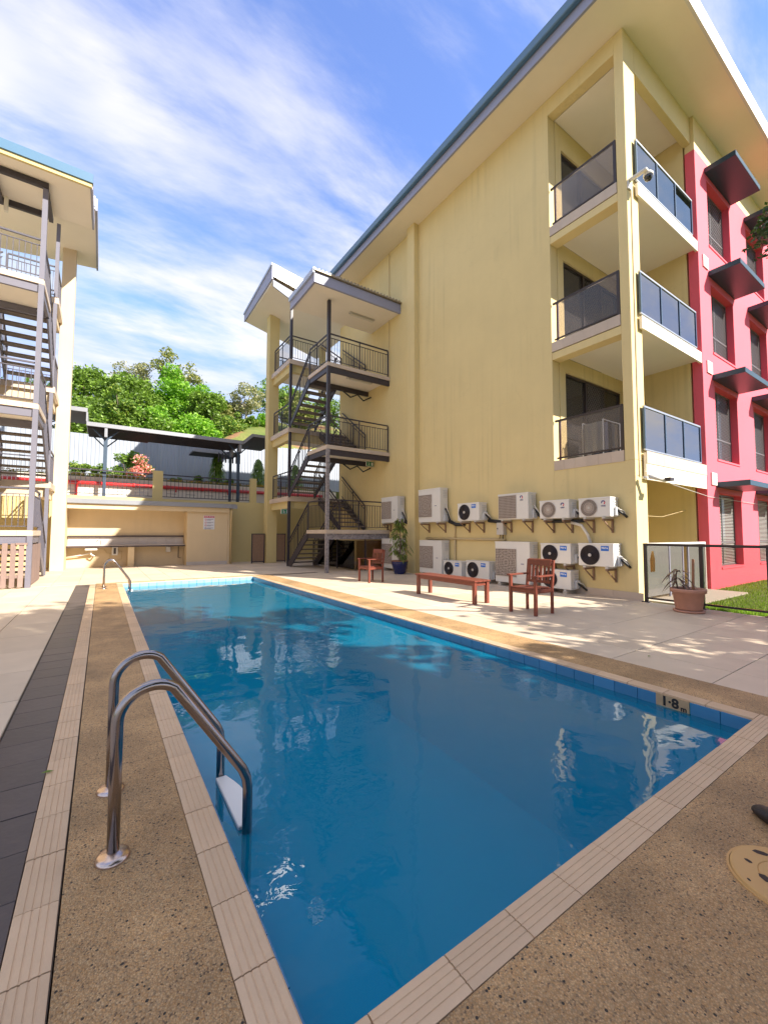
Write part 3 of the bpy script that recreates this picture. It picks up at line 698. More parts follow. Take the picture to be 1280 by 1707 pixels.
def stair_tower(fx, Y0, zl, zg, X_wall, label, steel, post_m, yellow, tread_m, zroof, zgal, far_v, cu=(-.12,.36)):
    t = thing('external_staircase', label, 'staircase', (fx(0), Y0, 0))
    bal = mesh(MB().box(-.007,.007,-.007,.007,0,1.0), 'baluster', 'rail_grey' if steel == 'lilac_steel' else steel)
    def b(name, m, *boxes, **kw):
        mb = MB()
        for u0, u1, v0, v1, z0, z1 in boxes: mb.box(fx(u0), fx(u1), Y0+v0, Y0+v1, z0, z1)
        return mb.build(name, m, t, **kw)
    W_ = 2.66; VL = 1.65; VG = 3.65
    rst = 'rail_grey' if steel == 'lilac_steel' else steel
    for i, z in enumerate(zl):
        b('landing', 'white_soffit', (0.02,W_,.02,VL,z-.12,z-.015))
        for k in range(9): b('edge_tile', 'tile_edge', (k*W_/9+.0015+.0,(k+1)*W_/9-.0015,-.012,.03,z-.135,z))
        for k in range(5): b('edge_tile', 'tile_edge', (-.012,.02,.03+k*(VL-.03)/5+.0015,.03+(k+1)*(VL-.03)/5-.0015,z-.135,z))
        b('beam', steel if i else 'worn_steel' if steel == 'dark_steel' else steel, (.02,W_,.03,.10,z-.34,z-.137))
        b('beam', steel, (.02,.09,.102,VL,z-.32,z-.137)); b('beam', steel, (.02,W_,VL-.08,VL-.001,z-.32,z-.137))
        rail_run(t, (fx(.05),Y0+.05,z), (fx(W_-.06),Y0+.05,z), rst, bal=bal)
        rail_run(t, (fx(.05),Y0+.05,z), (fx(.05),Y0+VL,z), rst, ends=(0,1), bal=bal)
        # flights
        zlow = 0.0 if i == 0 else zg[i-1]
        zup = zg[i] if i < len(zg) else None
        for (ua, ub, zs, ze, vs, ve) in ((.06,1.20,zlow,z,VG,VL), (1.42,2.56,z,zup,VL,VG)):
            if ze is None: continue
            nr = 8; rise = (ze-zs)/nr; run = (ve-vs)/nr
            for k in range(nr-1):
                va = vs+run*k; vb = vs+run*(k+1)+(.03 if run > 0 else -.03); zt = zs+rise*(k+1)
                tr_ = b('tread', 'dark_tread', (ua+.03,ub-.03,min(va,vb),max(va,vb),zt-.05,zt-.012))
                B('tread_tile', tread_m, tr_, (min(fx(ua+.04),fx(ub-.04)),max(fx(ua+.04),fx(ub-.04)),Y0+min(va,vb)+.004,Y0+max(va,vb)-.004,zt-.011,zt))
            for uu in (ua, ub):
                st = MB()
                x0_, x1_ = sorted((fx(uu-.022), fx(uu+.022)))
                e = -1 if run > 0 else 1
                st.prism([(Y0+vs, zs-.06), (Y0+vs+(.0), zs+rise*.75), (Y0+ve, ze+.0), (Y0+ve, ze-.30)] if zs > 0.01 else
                         [(Y0+vs-e*.0, zs+.0), (Y0+vs, zs+rise*.75), (Y0+ve, ze+.0), (Y0+ve, ze-.30), (Y0+vs-.32*(1 if run < 0 else -1), zs)], 'x', x0_, x1_)
                st.build('stringer', steel, t)
                rail_run(t, (fx(uu),Y0+vs,zs+.02), (fx(uu),Y0+ve,ze+.02), rst, name='stair_railing', ends=(1,0), gap=.14, h=1.0, bal=bal)
    for i, z in enumerate(zg):
        b('gallery_slab', 'white_soffit', (.0,6.0,VG+.02,far_v,z-.18,z-.015))
        b('gallery_beam', yellow, (.08,.30,VG+.10,far_v-.05,z-.50,z-.182), (.31,6.0,VG+.10,VG+.32,z-.50,z-.182))
        for k in range(9): b('edge_tile', 'tile_edge', (k*W_/9+.0015,(k+1)*W_/9-.0015,VG-.012,VG+.02,z-.20,z))
        for k in range(8): b('edge_tile', 'tile_edge', (-.014,-.001,VG+.02+k*(far_v-VG-.02)/8+.0015,VG+.02+(k+1)*(far_v-VG-.02)/8-.0015,z-.20,z))
        rail_run(t, (fx(.05),Y0+VG+.05,z), (fx(.05),Y0+far_v-.55,z), rst, bal=bal)
        rail_run(t, (fx(.05),Y0+far_v-.05,z), (fx(2.9),Y0+far_v-.05,z), rst, bal=bal)
        if i == 2: rail_run(t, (fx(.05),Y0+VG+.05,z), (fx(1.3),Y0+VG+.05,z), rst, ends=(0,1), bal=bal)
        if i == 2: b('wall_panel', yellow, (2.70,2.98,far_v+.1,far_v+.40,z-.2,z+2.4))
    b('post', 'worn_steel' if steel == 'dark_steel' else steel, (-.01,.10,-.01,.10,0,zl[0]-.14))
    prev = zl[0]+.001
    for z in list(zl[1:])+[zroof]:
        b('post', 'worn_steel' if (steel == 'dark_steel' and z == zl[1]) else steel, (-.01,.10,-.018,.09,prev,z-.14 if z != zroof else z)); prev = z+.001
    prev = 0
    for z in list(zg)+[zgal-.25]:
        b('post', steel, (.02,.12,VG-.01-.02,VG+.075,prev,z-.21 if z != zgal-.25 else z)); prev = z+.001
    b('column', yellow, (cu[0],cu[1],far_v-.25,far_v+.2,0,zgal-.02), bevel=.01)
    return t, b
# right tower
fr_ = lambda u: 6.40+u
t1, b1 = stair_tower(fr_, 12.95, (1.49,4.46,7.42), (2.92,5.86,8.82), XA, 'dark steel stairs zigzagging up three storeys against the yellow end wall', 'dark_steel', 'worn_steel', 'yellow_trim', 'tread', 9.66, 11.75, 6.15)
# its two roofs
b1('canopy_soffit', 'white_soffit', (-.80,2.665,-.62,1.35,9.70,9.745))
b1('canopy_fascia', 'fascia_lilac', (-.87,2.665,-.70,-.622,9.66,10.0)); b1('canopy_fascia', 'fascia_lilac', (-.87,-.802,-.62,1.42,9.66,10.0))
b1('canopy_gutter', 'fascia_sky', (-.93,-.871,-.74,1.42,9.95,10.12))
cr = MB(); k = 26
for i in range(k):
    x0_ = 5.50+i*3.56/k; w = 3.56/k
    cr.box(x0_, x0_+w*.45, 12.17, 14.4, 10.02, 10.10); cr.box(x0_+w*.45, x0_+w, 12.17, 14.4, 10.02, 10.055)
cr.build('corrugated_roof', 'roof_metal', t1)
for x, y, z in ((8.0, 13.3, 9.66), (7.3,15.6,11.0), (8.0,13.45,7.22)):
    lt = B('light_fitting', 'grey_plastic', t1, (x-.55,x+.55,y-.07,y+.07,z-.02 if z < 8 else z,z+.035)); B('lamp_cover', 'lamp_white', lt, (x-.5,x+.5,y-.05,y+.05,z-.05,z-.022))
gx0 = 5.62
sf = MB(); sf.prism([(gx0,11.93),(gx0,12.02),(9.5,11.05),(9.5,10.96)][::1], 'y', 16.62, 20.6); sf.build('gallery_soffit', 'white_soffit', t1)
MB().prism([(16.56,12.02),(16.56,12.60),(20.66,12.28),(20.66,11.94)], 'x', gx0-.06, gx0-.002).build('gallery_fascia', 'fascia_lilac', t1)
MB().prism([(16.54,12.602),(16.54,12.70),(20.66,12.38),(20.66,12.282)], 'x', gx0-.10, gx0-.01).build('gallery_gutter', 'fascia_sky', t1)
MB().prism([(gx0,12.15),(gx0,12.70),(7.6,12.38),(9.4,11.65),(9.4,11.45)], 'y', 16.555, 16.60).build('roof_panel', 'roof_white', t1)
MB().prism([(gx0,11.72),(gx0,12.00),(6.75,11.72),(6.75,11.25)], 'y', 16.56, 16.61).build('gallery_fascia', 'fascia_lilac_shaded', t1)
MB().prism([(gx0+.02,12.62),(9.4,11.60),(9.4,11.32),(gx0+.02,12.30)], 'y', 16.61, 20.6).build('gallery_roof', 'roof_metal', t1)
# hanging cables under the landings
for z in (7.05, 4.10):
    MB().tube([(7.9,14.55,z+.05),(8.2,14.5,z-.15),(8.5,14.45,z),(8.75,14.4,z-.22),(9.05,14.3,z-.05)], .03, 6).build('cable', 'hose_black', t1)
# left tower
fl_ = lambda u: -1.43-u
t2, b2 = stair_tower(fl_, 13.46, (1.42,4.62,7.86), (3.01,6.14,9.14), -4.1, 'lilac painted steel stairs of the cream building at the left edge', 'lilac_steel', 'lilac_steel', 'cream_render', 'tread', 10.28, 11.9, 5.5, (-.34,.06))
t2['label'] = 'lilac grey steel staircase with cream column at the left edge of the pool deck'
t1['label'] = 'dark steel staircase with cream landings against the yellow end wall'
b2('end_wall', 'cream_render', (2.67,2.95,-9,6.0,-.1,11.4))
cs = MB(); cs.prism([(12.98,10.42),(12.98,10.47),(15.0,10.62),(15.0,10.57)], 'x', -5.2, -.53); cs.build('canopy_soffit', 'white_soffit', t2)
B('canopy_gutter', 'gutter_blue', t2, (-5.2,-.47,12.86,12.975,10.50,10.74)); B('canopy_fascia', 'yellow_trim', t2, (-5.2,-.49,12.90,12.974,10.40,10.498))
MB().prism([(12.98,10.40),(12.98,10.72),(15.0,10.86),(15.0,10.56)], 'x', -.525, -.475).build('canopy_fascia', 'fascia_lilac', t2)
MB().prism([(12.98,10.70),(12.98,10.74),(15.0,10.89),(15.0,10.85)], 'x', -5.2, -.53).build('canopy_roof', 'roof_metal', t2)
B('beam', 'dark_steel', t2, (-5.2,-1.42,13.44,13.54,10.30,10.44)); B('beam', 'dark_steel', t2, (-1.54,-1.44,13.545,14.98,10.34,10.46)); B('beam', 'dark_steel', t2, (-2.60,-2.50,13.545,14.9,10.34,10.46)); B('beam', 'dark_steel', t2, (-5.2,-1.56,14.90,14.99,10.40,10.56))
MB().prism([(-.50,11.9),(-.50,11.96),(-5.2,11.5),(-5.2,11.44)], 'y', 16.0, 19.7).build('gallery_soffit', 'white_soffit', t2)
B('gallery_fascia', 'fascia_lilac', t2, (-.50,-.44,15.98,19.72,11.84,12.25)); B('gallery_fascia', 'white_paint', t2, (-5.2,-.505,15.96,15.998,11.97,12.3))
lt = B('lamp', 'lamp_white', t2, (-2.42,-2.34,14.4,14.5,9.92,10.30))

# timber screen under the left landing
pg = thing('timber_screen', 'weathered timber picket screen under the left staircase landing', 'screen', (-1.9,13.42,0))
for i in range(9):
    x = -1.66-i*.155; B('picket', 'picket_timber', pg, (x,x+.10,13.41,13.432,.03,1.10+random.uniform(-.01,.01)))
for z in (.25,.85): B('rail', 'picket_timber', pg, (-3.05,-1.56,13.434,13.475,z,z+.07))
B('cap', 'picket_timber', pg, (-1.72,-1.50,13.38,13.48,1.06,1.11))
for i in range(12):
    y = 13.62+i*.17; B('board', 'picket_timber', pg, (-1.478,-1.46,y,y+.164,.03,1.06))

# ================================================================== SHELTER, RETAINING WALL, TERRACE
sh = thing('pool_kitchen', 'cream pool shelter with a long sink counter under a grey flat roof', 'shelter', (1.9,19.3,0))
def sb(name, m, *boxes, **kw): return B(name, m, sh, *boxes, **kw)
sb('back_wall', 'shelter_cream', (-1.1,3.0,20.16,20.30,0,2.5))
room = sb('store_room', 'shelter_cream', (3.0,4.66,19.32,20.3,0,2.28))
for k in range(4): sb('skirting_tile', 'splash_tile', (3.0+k*.415,3.412+k*.415,19.305,19.318,.0,.14))
sb('roof', 'canopy_metal', (-1.20,4.96,19.12,20.34,2.48,2.66))
sb('header', 'shelter_cream', (-1.15,4.70,19.22,19.30,2.28,2.478)); sb('ceiling', 'white_soffit', (-1.15,4.66,19.305,20.15,2.42,2.475))
sb('gutter', 'canopy_metal', (4.74,5.0,19.04,19.118,2.46,2.62))
MB().tube([(4.80,19.20,2.45),(4.80,19.20,2.2),(4.80,19.26,2.1),(4.80,19.26,0)], .045, 10).build('downpipe', 'pipe_cream', sh, smooth=True)
sb('side_pillar', 'shelter_cream', (-1.34,-1.10,19.3,20.3,0,2.47))
sb('corner_post', 'shelter_cream', (4.67,4.74,19.30,19.5,0,2.45))
cnt_ = sb('counter', 'counter_dark', (-1.08,2.98,19.66,20.14,.80,.86))
sb('counter_top', 'splash_tile', (-1.08,2.98,19.67,20.12,.861,.885))
for k in range(12): sb('splash_tile', 'splash_tile', (-1.08+k*.338,-1.08+k*.338+.334,20.125,20.155,.89,1.20))
sb('ledge', 'counter_dark', (-1.08,2.98,20.02,20.158,1.205,1.26))
sb('pier', 'shelter_cream', (.90,1.12,19.70,20.15,0,.798))
sb('sink', 'white_paint', (-.52,-.12,19.72,20.1,.68,.798), bevel=.02)
MB().tube([(-.32,19.9,.68),(-.32,19.9,.52),(-.22,19.9,.46),(-.22,20.15,.46)], .03, 8).build('waste_pipe', 'white_paint', sh, smooth=True)
MB().tube([(-.32,19.95,.58),(-.6,20.0,.50),(-1.08,20.05,.42)], .028, 8).build('waste_pipe', 'white_paint', sh, smooth=True)
MB().tube([(-.02,19.9,.90),(-.02,19.9,1.05),(-.10,19.85,1.08),(-.18,19.85,1.02)], .014, 6).build('tap', 'steel', sh, smooth=True)
MB().tube([(.1,20.12,.72),(.2,20.1,.55),(.3,20.1,.55),(.3,20.1,.2)], .012, 6).build('water_pipe', 'pipe_cream', sh)
MB().tube([(.52,20.12,.62),(.70,20.12,.62),(.70,20.12,.30),(.5,20.12,.25)], .012, 6).build('water_pipe', 'pipe_cream', sh)
hb = sb('water_heater', 'white_paint', (.36,.57,19.98,20.14,.46,.80), bevel=.015); B('panel', 'dark_frame', hb, (.42,.50,19.972,19.979,.52,.76))
sb('soap_box', 'white_paint', (2.30,2.48,19.98,20.15,.55,.79), bevel=.015)
MB().tube([(2.80,20.12,.80),(2.80,20.12,.30),(2.9,20.12,.28)], .014, 6).build('water_pipe', 'dark_frame', sh)

sign = thing('pool_rules_sign', 'white pool rules sign with a red heading on the cream store room', 'sign', (3.87,19.30,1.5))
B('board', 'sign_white', sign, (3.64,4.10,19.300,19.318,1.53,2.13), bevel=.004)
hd = B('heading', 'sign_red', sign, (3.655,4.085,19.294,19.299,2.03,2.115)); text('POOL RULES', .062, 'sign_white', hd, (3.87,19.293,2.072), FACE_Y, bold=.001, width=.37)
for k in range(4):
    z = 1.97-k*.125
    c = MB(); pts = [(3.735+.036*math.cos(a*.4488), 19.295, z-.02+.036*math.sin(a*.4488)) for a in range(15)]
    c.tube(pts, .006, 5, cap=False); c.bar((3.71,19.295,z+.005),(3.76,19.295,z-.045),.008,.008)
    c.build('pictogram', 'sign_red' if k < 3 else 'logo_navy', sign)
    for j in range(2): B('text_line', 'sign_text', sign, (3.79,4.05-.05*((k*3+j*2)%3),19.296,19.2995,z-.012-j*.035,z+.004-j*.035))

# retaining wall and terrace behind
rw = tag(B('retaining_wall', 'yellow_trim', None, (-7,22,20.36,20.6,-.1,2.86)), 'tall yellow retaining wall behind the pool shelter', 'wall')
struct(B('terrace', 'concrete', None, (-30,40,20.605,28,2.6,2.84)))
tr = thing('terrace_railing', 'black terrace railing with square patterns and yellow piers above the shelter', 'railing', (2,20.4,2.86))
balm = mesh(MB().box(-.008,.008,-.008,.008,0,1), 'baluster', 'dark_steel')
for x in (1.96,): B('pier', 'yellow_trim', tr, (x-.19,x+.19,20.38,20.58,2.862,4.08))
B('pier', 'yellow_trim', tr, (5.95,6.25,20.38,20.58,2.862,4.05))
for xa_, xb_ in ((-1.4,1.76),(2.16,5.94)):
    mb = MB(); y = 20.48
    mb.bar((xa_,y,3.93),(xb_,y,3.93),.05,.05); mb.bar((xa_,y,3.78),(xb_,y,3.78),.02,.02); mb.bar((xa_,y,2.96),(xb_,y,2.96),.03,.03)
    k = int((xb_-xa_)/.155)
    for i in range(0, k, 5):   # the little squares low in the rail
        x = xa_+(i+1)*(xb_-xa_)/k; w = 2.4*(xb_-xa_)/k
        if x+w < xb_: mb.bar((x,y-.012,3.10),(x+w,y-.012,3.10),.014,.014); mb.bar((x,y-.012,3.36),(x+w,y-.012,3.36),.014,.014)
    ro_ = mb.build('rail', 'dark_steel', tr)
    for i in range(1, k): inst('baluster', balm, ro_, (xa_+(xb_-xa_)*i/k, y, 2.975), scale=(1,1,.80))
# covered walkway
wk = thing('walkway_canopy', 'dark flat walkway canopy on steel posts along the terrace', 'canopy', (2.5,20.8,2.86))
B('roof', 'canopy_dark', wk, (-.62,1.7,20.36,22.7,5.70,5.80)); B('roof', 'canopy_dark', wk, (1.71,5.55,20.36,22.4,5.70,5.80)); B('roof', 'canopy_dark', wk, (-5,-.63,20.36,22.7,6.24,6.34))
for i in range(8):
    y = 20.6+i*.26
    B('purlin', 'dark_steel', wk, (-.60,1.68 if y > 22.3 else 5.5,y,y+.05,5.64,5.698))
B('fascia', 'canopy_metal', wk, (-.64,5.55,20.28,20.355,5.68,5.84)); B('fascia', 'canopy_metal', wk, (-5,-.62,20.28,20.355,6.22,6.38)); B('fascia', 'canopy_metal', wk, (-.66,-.60,20.28,22.7,5.845,6.215))
MB().prism([(5.56,5.68),(5.56,5.80),(5.98,6.20),(7.4,6.20),(7.4,6.08),(6.05,6.08)], 'y', 20.36, 23.5).build('roof', 'canopy_dark', wk)
MB().prism([(5.53,5.66),(5.53,5.84),(5.96,6.25),(7.4,6.25),(7.4,6.12),(6.02,6.12)], 'y', 20.28, 20.355).build('fascia', 'canopy_metal', wk)
B('roof', 'canopy_dark', wk, (3.9,6.2,23.6,25.2,5.72,5.80)); B('fascia', 'canopy_metal', wk, (3.86,6.2,23.52,23.595,5.68,5.86))
for i in range(7): B('purlin', 'canopy_dark', wk, (5.0+i*.18,5.06+i*.18,23.0,23.08,5.15,5.65))
for x, y in ((0.02,20.66),(5.42,20.66),(5.42,22.2),(.02,22.4)):
    B('post', 'post_blue', wk, (x-.06,x+.06,y-.06,y+.06,2.842,5.64))
    MB().bar((x,y,5.2),(x+.45,y,5.66),.05).build('brace', 'post_blue', wk); MB().bar((x,y,5.2),(x-.45,y,5.66),.05).build('brace', 'post_blue', wk)
    B('bracket', 'canopy_metal', wk, (x-.05,x+.05,y-.36,y-.062,5.3,5.66))
# white wall with red pipe
tag(B('planter_wall', 'wall_white', None, (-8,12,23.0,23.25,2.842,3.92)), 'low white planter wall behind the terrace railing', 'wall')
fp = thing('fire_pipe', 'red fire main running along the white planter wall', 'pipe', (2,22.9,3.6))
MB().tube([(-8,22.88,3.62),(11,22.88,3.62)], .085, 12).build('pipe', 'pipe_red', fp, smooth=True)
for x in (.0,3.0,5.5): MB().tube([(x-1.0 if x == 0 else x,22.88,3.62),(x-1.0 if x == 0 else x,22.88,2.86 if x == 0 else 3.4)], .06 if x == 0 else .03, 10).build('outlet', 'pipe_red', fp, smooth=True)
for x in (-2.5,-.98,1.2,2.6,4.2,6.0): MB().tube([(x-.05,22.88,3.62),(x+.05,22.88,3.62)], .105, 12).build('coupling', 'pipe_red', fp, smooth=True)
struct(B('planter_bed', 'soil', None, (-8,14,23.255,28.2,2.845,4.0)))
# ribbed metal fence
fe = thing('metal_fence', 'pale blue ribbed metal fence behind the terrace garden', 'fence', (2,27,4))
pm = MB(); w = .18
for i in range(5):
    x = i*w
    pm.add([(x,0,0),(x+w*.6,0,0),(x+w*.7,-.03,0),(x+w*.9,-.03,0),(x+w,0,0),(x,0,1),(x+w*.6,0,1),(x+w*.7,-.03,1),(x+w*.9,-.03,1),(x+w,0,1)], [(0,1,6,5),(1,2,7,6),(2,3,8,7),(3,4,9,8)])
pme = mesh(pm, 'fence_sheet', 'fence_blue')
for i in range(30):
    x = -9+i*.9; inst('fence_sheet', pme, fe, (x, 27.0+random.uniform(-.01,.01), 3.9), scale=(1,1,2.75+.055*max(0,x)))
for z in (4.2, 6.3): B('rail', 'fence_blue', fe, (-9,18,27.02,27.06,z,z+.05))
# hillside
hb_ = MB(); nx, ny = 60, 40
def hz(x, y):
    t = max(0, y-28.3)
    return 3.9+ (12.0-5.0*max(0,min(1,(10.5-x)/4)))*(1-math.exp(-t/13)) + max(0,x)*.055*min(1,t/10) + .55*math.sin(x*.31+y*.17)*min(1,t/6)+.3*math.sin(x*.83-y*.5)*min(1,t/6)
hv = [(-60+150*i/nx, 28.2+100*(j/ny)**1.4, hz(-60+150*i/nx, 28.2+100*(j/ny)**1.4)) for j in range(ny+1) for i in range(nx+1)]
hb_.add(hv, [(j*(nx+1)+i, j*(nx+1)+i+1, (j+1)*(nx+1)+i+1, (j+1)*(nx+1)+i) for j in range(ny) for i in range(nx)])
struct(hb_.build('hillside', 'hillside', smooth=True))

# ================================================================== PLANTS
def leaf_mesh(name, m, clumps, n, size, seed, asp=2.0, parent=None, droop=0.0):
    """leaf-sized faces scattered through a set of clumps (centre, radii)"""
    rn = random.Random(seed); v = []; fcs = []
    vol = [c[1][0]*c[1][1]*c[1][2] for c in clumps]; tot = sum(vol)
    for (c, rr), vo in zip(clumps, vol):
        for _ in range(int(n*vo/tot)):
            while True:
                d = Vector((rn.uniform(-1,1), rn.uniform(-1,1), rn.uniform(-1,1)))
                if 0.05 < d.length < 1: break
            d = d.normalized()*(d.length**0.55)*(rn.uniform(1.0,1.5) if rn.random() < .22 else 1.0)
            p = Vector(c)+Vector((d.x*rr[0], d.y*rr[1], d.z*rr[2]))
            a = Vector((rn.gauss(0,1), rn.gauss(0,1), rn.gauss(0,.6)-droop)).normalized()
            b_ = a.cross(Vector((rn.gauss(0,1), rn.gauss(0,1), rn.gauss(0,1)))).normalized()
            s = size*rn.uniform(.6,1.35)
            k = len(v); a *= s; b_ *= s/asp
            v += [tuple(p-a*.5), tuple(p+b_*.5), tuple(p+a*.5), tuple(p-b_*.5)]; fcs.append((k,k+1,k+2,k+3))
    off = WORLD.get(parent.name, Vector((0,0,0))) if parent else Vector((0,0,0))
    v = [(x-off.x, y-off.y, z-off.z) for x, y, z in v]
    me = D.meshes.new(name); me.from_pydata(v, [], fcs); me.materials.append(MATS[m])
    o = D.objects.new(name, me); COL.objects.link(o)
    if parent: o.parent = parent
    WORLD[o.name] = off
    return o
def make_clumps(c, rr, k, cr, seed, flat=.75):
    rn = random.Random(seed); out = []
    for i in range(k):
        while True:
            d = Vector((rn.uniform(-1,1), rn.uniform(-1,1), rn.uniform(-1,1)))
            if .25 < d.length < 1: break
        s = cr*rn.uniform(.65,1.35)
        out.append((Vector(c)+Vector((d.x*rr[0], d.y*rr[1], d.z*rr[2])), (s, s, s*flat)))
    return out
def tree(label, base, c, rr, k, cr, n, leaf, size, seed, bark='bark', tr=.25, cat='tree', name='tree', group=None, extra=()):
    t = thing(name, label, cat, base, group=group)
    fine = 0 if leaf == 'leaf_dark' else 1
    cl = make_clumps(c, rr, int(k*(1.9 if fine else 1)), cr*(.72 if fine else 1), seed)+list(extra)
    leaf_mesh('crown', leaf, cl, int(n*(1.3 if fine else 1)), size*(.70 if fine else 1), seed+1, parent=t)
    mb = MB(); B0 = Vector(base); C0 = Vector(c)
    top = C0-Vector((0,0,rr[2]*.35))
    mid = B0.lerp(top, .5)+Vector((tr*.6, -tr*.5, 0))
    mb.tube([B0-Vector((0,0,.3)), B0+Vector((0,0,.4)), mid, top], [tr*1.25, tr, tr*.75, tr*.5], 9)
    mb.build('trunk', bark, t, smooth=True)
    lm = MB(); rn = random.Random(seed+5)
    for p, s in cl[:16]:
        st = mid.lerp(top, rn.uniform(.2,1))
        lm.tube([st, st.lerp(p,.55)+Vector((0,0,.1*(p-st).length)), p], [tr*.38, tr*.22, tr*.08], 6)
    lm.build('limb', bark, t, smooth=True)
    return t
E_ = hz
def on_hill(x, y): return (x, y, hz(x, y)-.1)
tree('dark green round tree nearest the left building on the hillside', on_hill(-1.2,44), (-.6,44,12.6), (2.6,2.0,3.2), 28, 1.2, 13000, 'leaf_green', .42, 11)
tree('broad green tree left of the tallest tree on the hillside', on_hill(2.4,43), (2.0,43,12.0), (2.6,2.0,3.1), 26, 1.15, 13000, 'leaf_green', .42, 12)
tree('tallest bright green tree in the middle of the hillside', on_hill(6.2,44), (6.0,44,13.4), (2.7,2.0,3.8), 32, 1.2, 16000, 'leaf_bright', .42, 13)
tree('sparse olive tree sticking up above the tallest green tree', on_hill(5.5,49), (6.2,48.5,18.6), (2.3,1.5,2.2), 16, .75, 2300, 'leaf_olive', .38, 14, 'bark_pale', .18)
tree('thin grey green gum tree rising behind the left green trees', on_hill(2.4,50), (2.6,50,17.6), (2.2,1.5,1.6), 13, .75, 1700, 'leaf_gum', .36, 15, 'bark_pale', .16)
tree('feathery light green tree low in front of the tallest tree', on_hill(4.0,38), (4.2,38,10.0), (3.2,1.5,1.7), 22, .9, 10000, 'leaf_bright', .36, 16)
tree('yellow green young tree low in front of the left trees', on_hill(1.0,37), (.8,37,10.9), (.8,.8,1.6), 9, .6, 2800, 'leaf_hedge', .32, 17, tr=.12)
tree('green tree with hanging sprays right of the tallest tree', on_hill(8.2,41), (8.0,41,11.8), (1.9,1.5,3.0), 20, .95, 9000, 'leaf_green', .40, 18)
tree('pale bushy tree low on the slope left of the gum tree', on_hill(9.8,46), (9.9,46,13.8), (1.9,1.2,1.9), 15, .8, 4500, 'leaf_olive', .38, 19, tr=.15)
tree('pale trunked gum tree standing alone at the right of the hillside', on_hill(12.7,46), (12.7,46,16.2), (1.6,1.3,1.9), 15, .72, 2300, 'leaf_gum', .36, 20, 'bark_pale', .17)
tree('low dark bush growing at the foot of the pale gum tree', on_hill(11.2,43), (11.4,43,12.8), (1.8,1.0,.8), 11, .6, 3000, 'leaf_hedge', .32, 21, tr=.1, cat='bush', name='bush')
tree('yellow green bush behind the fence beside the column of the dark staircase', on_hill(14.2,44), (14.2,44,13.6), (1.2,1.0,.8), 8, .55, 1700, 'leaf_bright', .32, 22, tr=.1, cat='bush', name='bush')
for i,(x,y,z,lf,lb) in enumerate(((-1.6,36,9.3,'leaf_green','bushy green tree just above the raised end of the canopy roof'),(2.6,37,9.5,'leaf_green','dark bushy tree low between the young tree and the feathery tree'),(6.6,38,9.9,'leaf_bright','bright bushy tree low under the tallest tree'),(9.6,39,10.4,'leaf_hedge','yellow green bushy tree low beside the bare red soil'),(11.0,47,14.6,'leaf_olive','pale bush behind the bare red soil'))):
    tree(lb, on_hill(x,y), (x,y,z), (1.5,1.2,1.3), 14, .8, 4500, lf, .34, 120+i, tr=.12)
for i in range(9):   # further trees close the hill line behind the buildings
    x = [-8,-12,-5.0,18,22,27,33,-18,-25][i]
    tree('green hill tree hidden behind the buildings', on_hill(x,48+i), (x,48+i,hz(x,48+i)+3.0), (2.6,2,2.2), 12, 1.2, 3000, 'leaf_green', .5, 40+i, group='trees hidden behind the buildings')
tree('tree with pale leaves behind the dark staircase galleries', on_hill(17.5,42), (17.5,42,14.6), (2.2,1.6,2.0), 12, .9, 4000, 'leaf_olive', .4, 60)

# terrace garden
def shrub(label, base, rr, n, leaf, size, seed, k=9, cat='shrub', name='shrub', flower=None):
    t = thing(name, label, cat, base)
    c = (base[0], base[1], base[2]+rr[2]*.95)
    cl = make_clumps(c, (rr[0]*.75,rr[1]*.75,rr[2]*.75), k, min(rr)*.5, seed)
    leaf_mesh('foliage', leaf, cl, n, size, seed, parent=t)
    st = MB()
    for p, s in cl[:6]: st.tube([Vector(base)-Vector((0,0,.05)), (Vector(base)+p)/2+Vector((.03,0,.1)), p], [.03,.02,.01], 5)
    st.build('stem', 'bark', t)
    if flower:
        fo_ = leaf_mesh('flower', flower, [(p-Vector((0,rr[1]*.4,0)), (s[0]*1.05,s[1]*1.05,s[2]*1.05)) for p, s in cl if p.z < c[2]+rr[2]*.7], int(n*.42), size*.9, seed+9, asp=1.2, parent=t); fo_['kind'] = 'stuff'
    return t
zt = 4.0
shrub('round clipped green shrub beside the cream building on the terrace', (-1.03,25.1,zt), (.55,.4,.50), 900, 'leaf_hedge', .13, 101)
shrub('round clipped green shrub just left of the blue canopy post', (-.1,25.1,zt), (.50,.4,.48), 900, 'leaf_hedge', .13, 102)
shrub('small yellow green shrub just right of the blue canopy post', (.47,25.0,zt), (.30,.3,.38), 500, 'leaf_hedge', .12, 103, 6)
shrub('tall leafy green shrub behind the pink flowers', (1.03,25.9,zt), (.75,.5,1.05), 2200, 'leaf_green', .15, 104, 14)
shrub('bougainvillea covered in pink flowers on the terrace', (1.52,24.9,zt-.22), (.70,.5,.85), 1900, 'leaf_green', .11, 105, 12, flower='flower_pink')
shrub('small yellowish shrub right of the middle pier', (3.25,25.1,zt), (.25,.25,.34), 420, 'leaf_hedge', .11, 106, 6)
shrub('low yellow green shrub left of the first weeping tree', (4.45,25.1,zt), (.30,.3,.34), 500, 'leaf_hedge', .12, 107, 6)
shrub('low yellow green shrub between the two weeping trees', (6.15,25.2,zt), (.36,.3,.34), 600, 'leaf_hedge', .12, 108, 7)
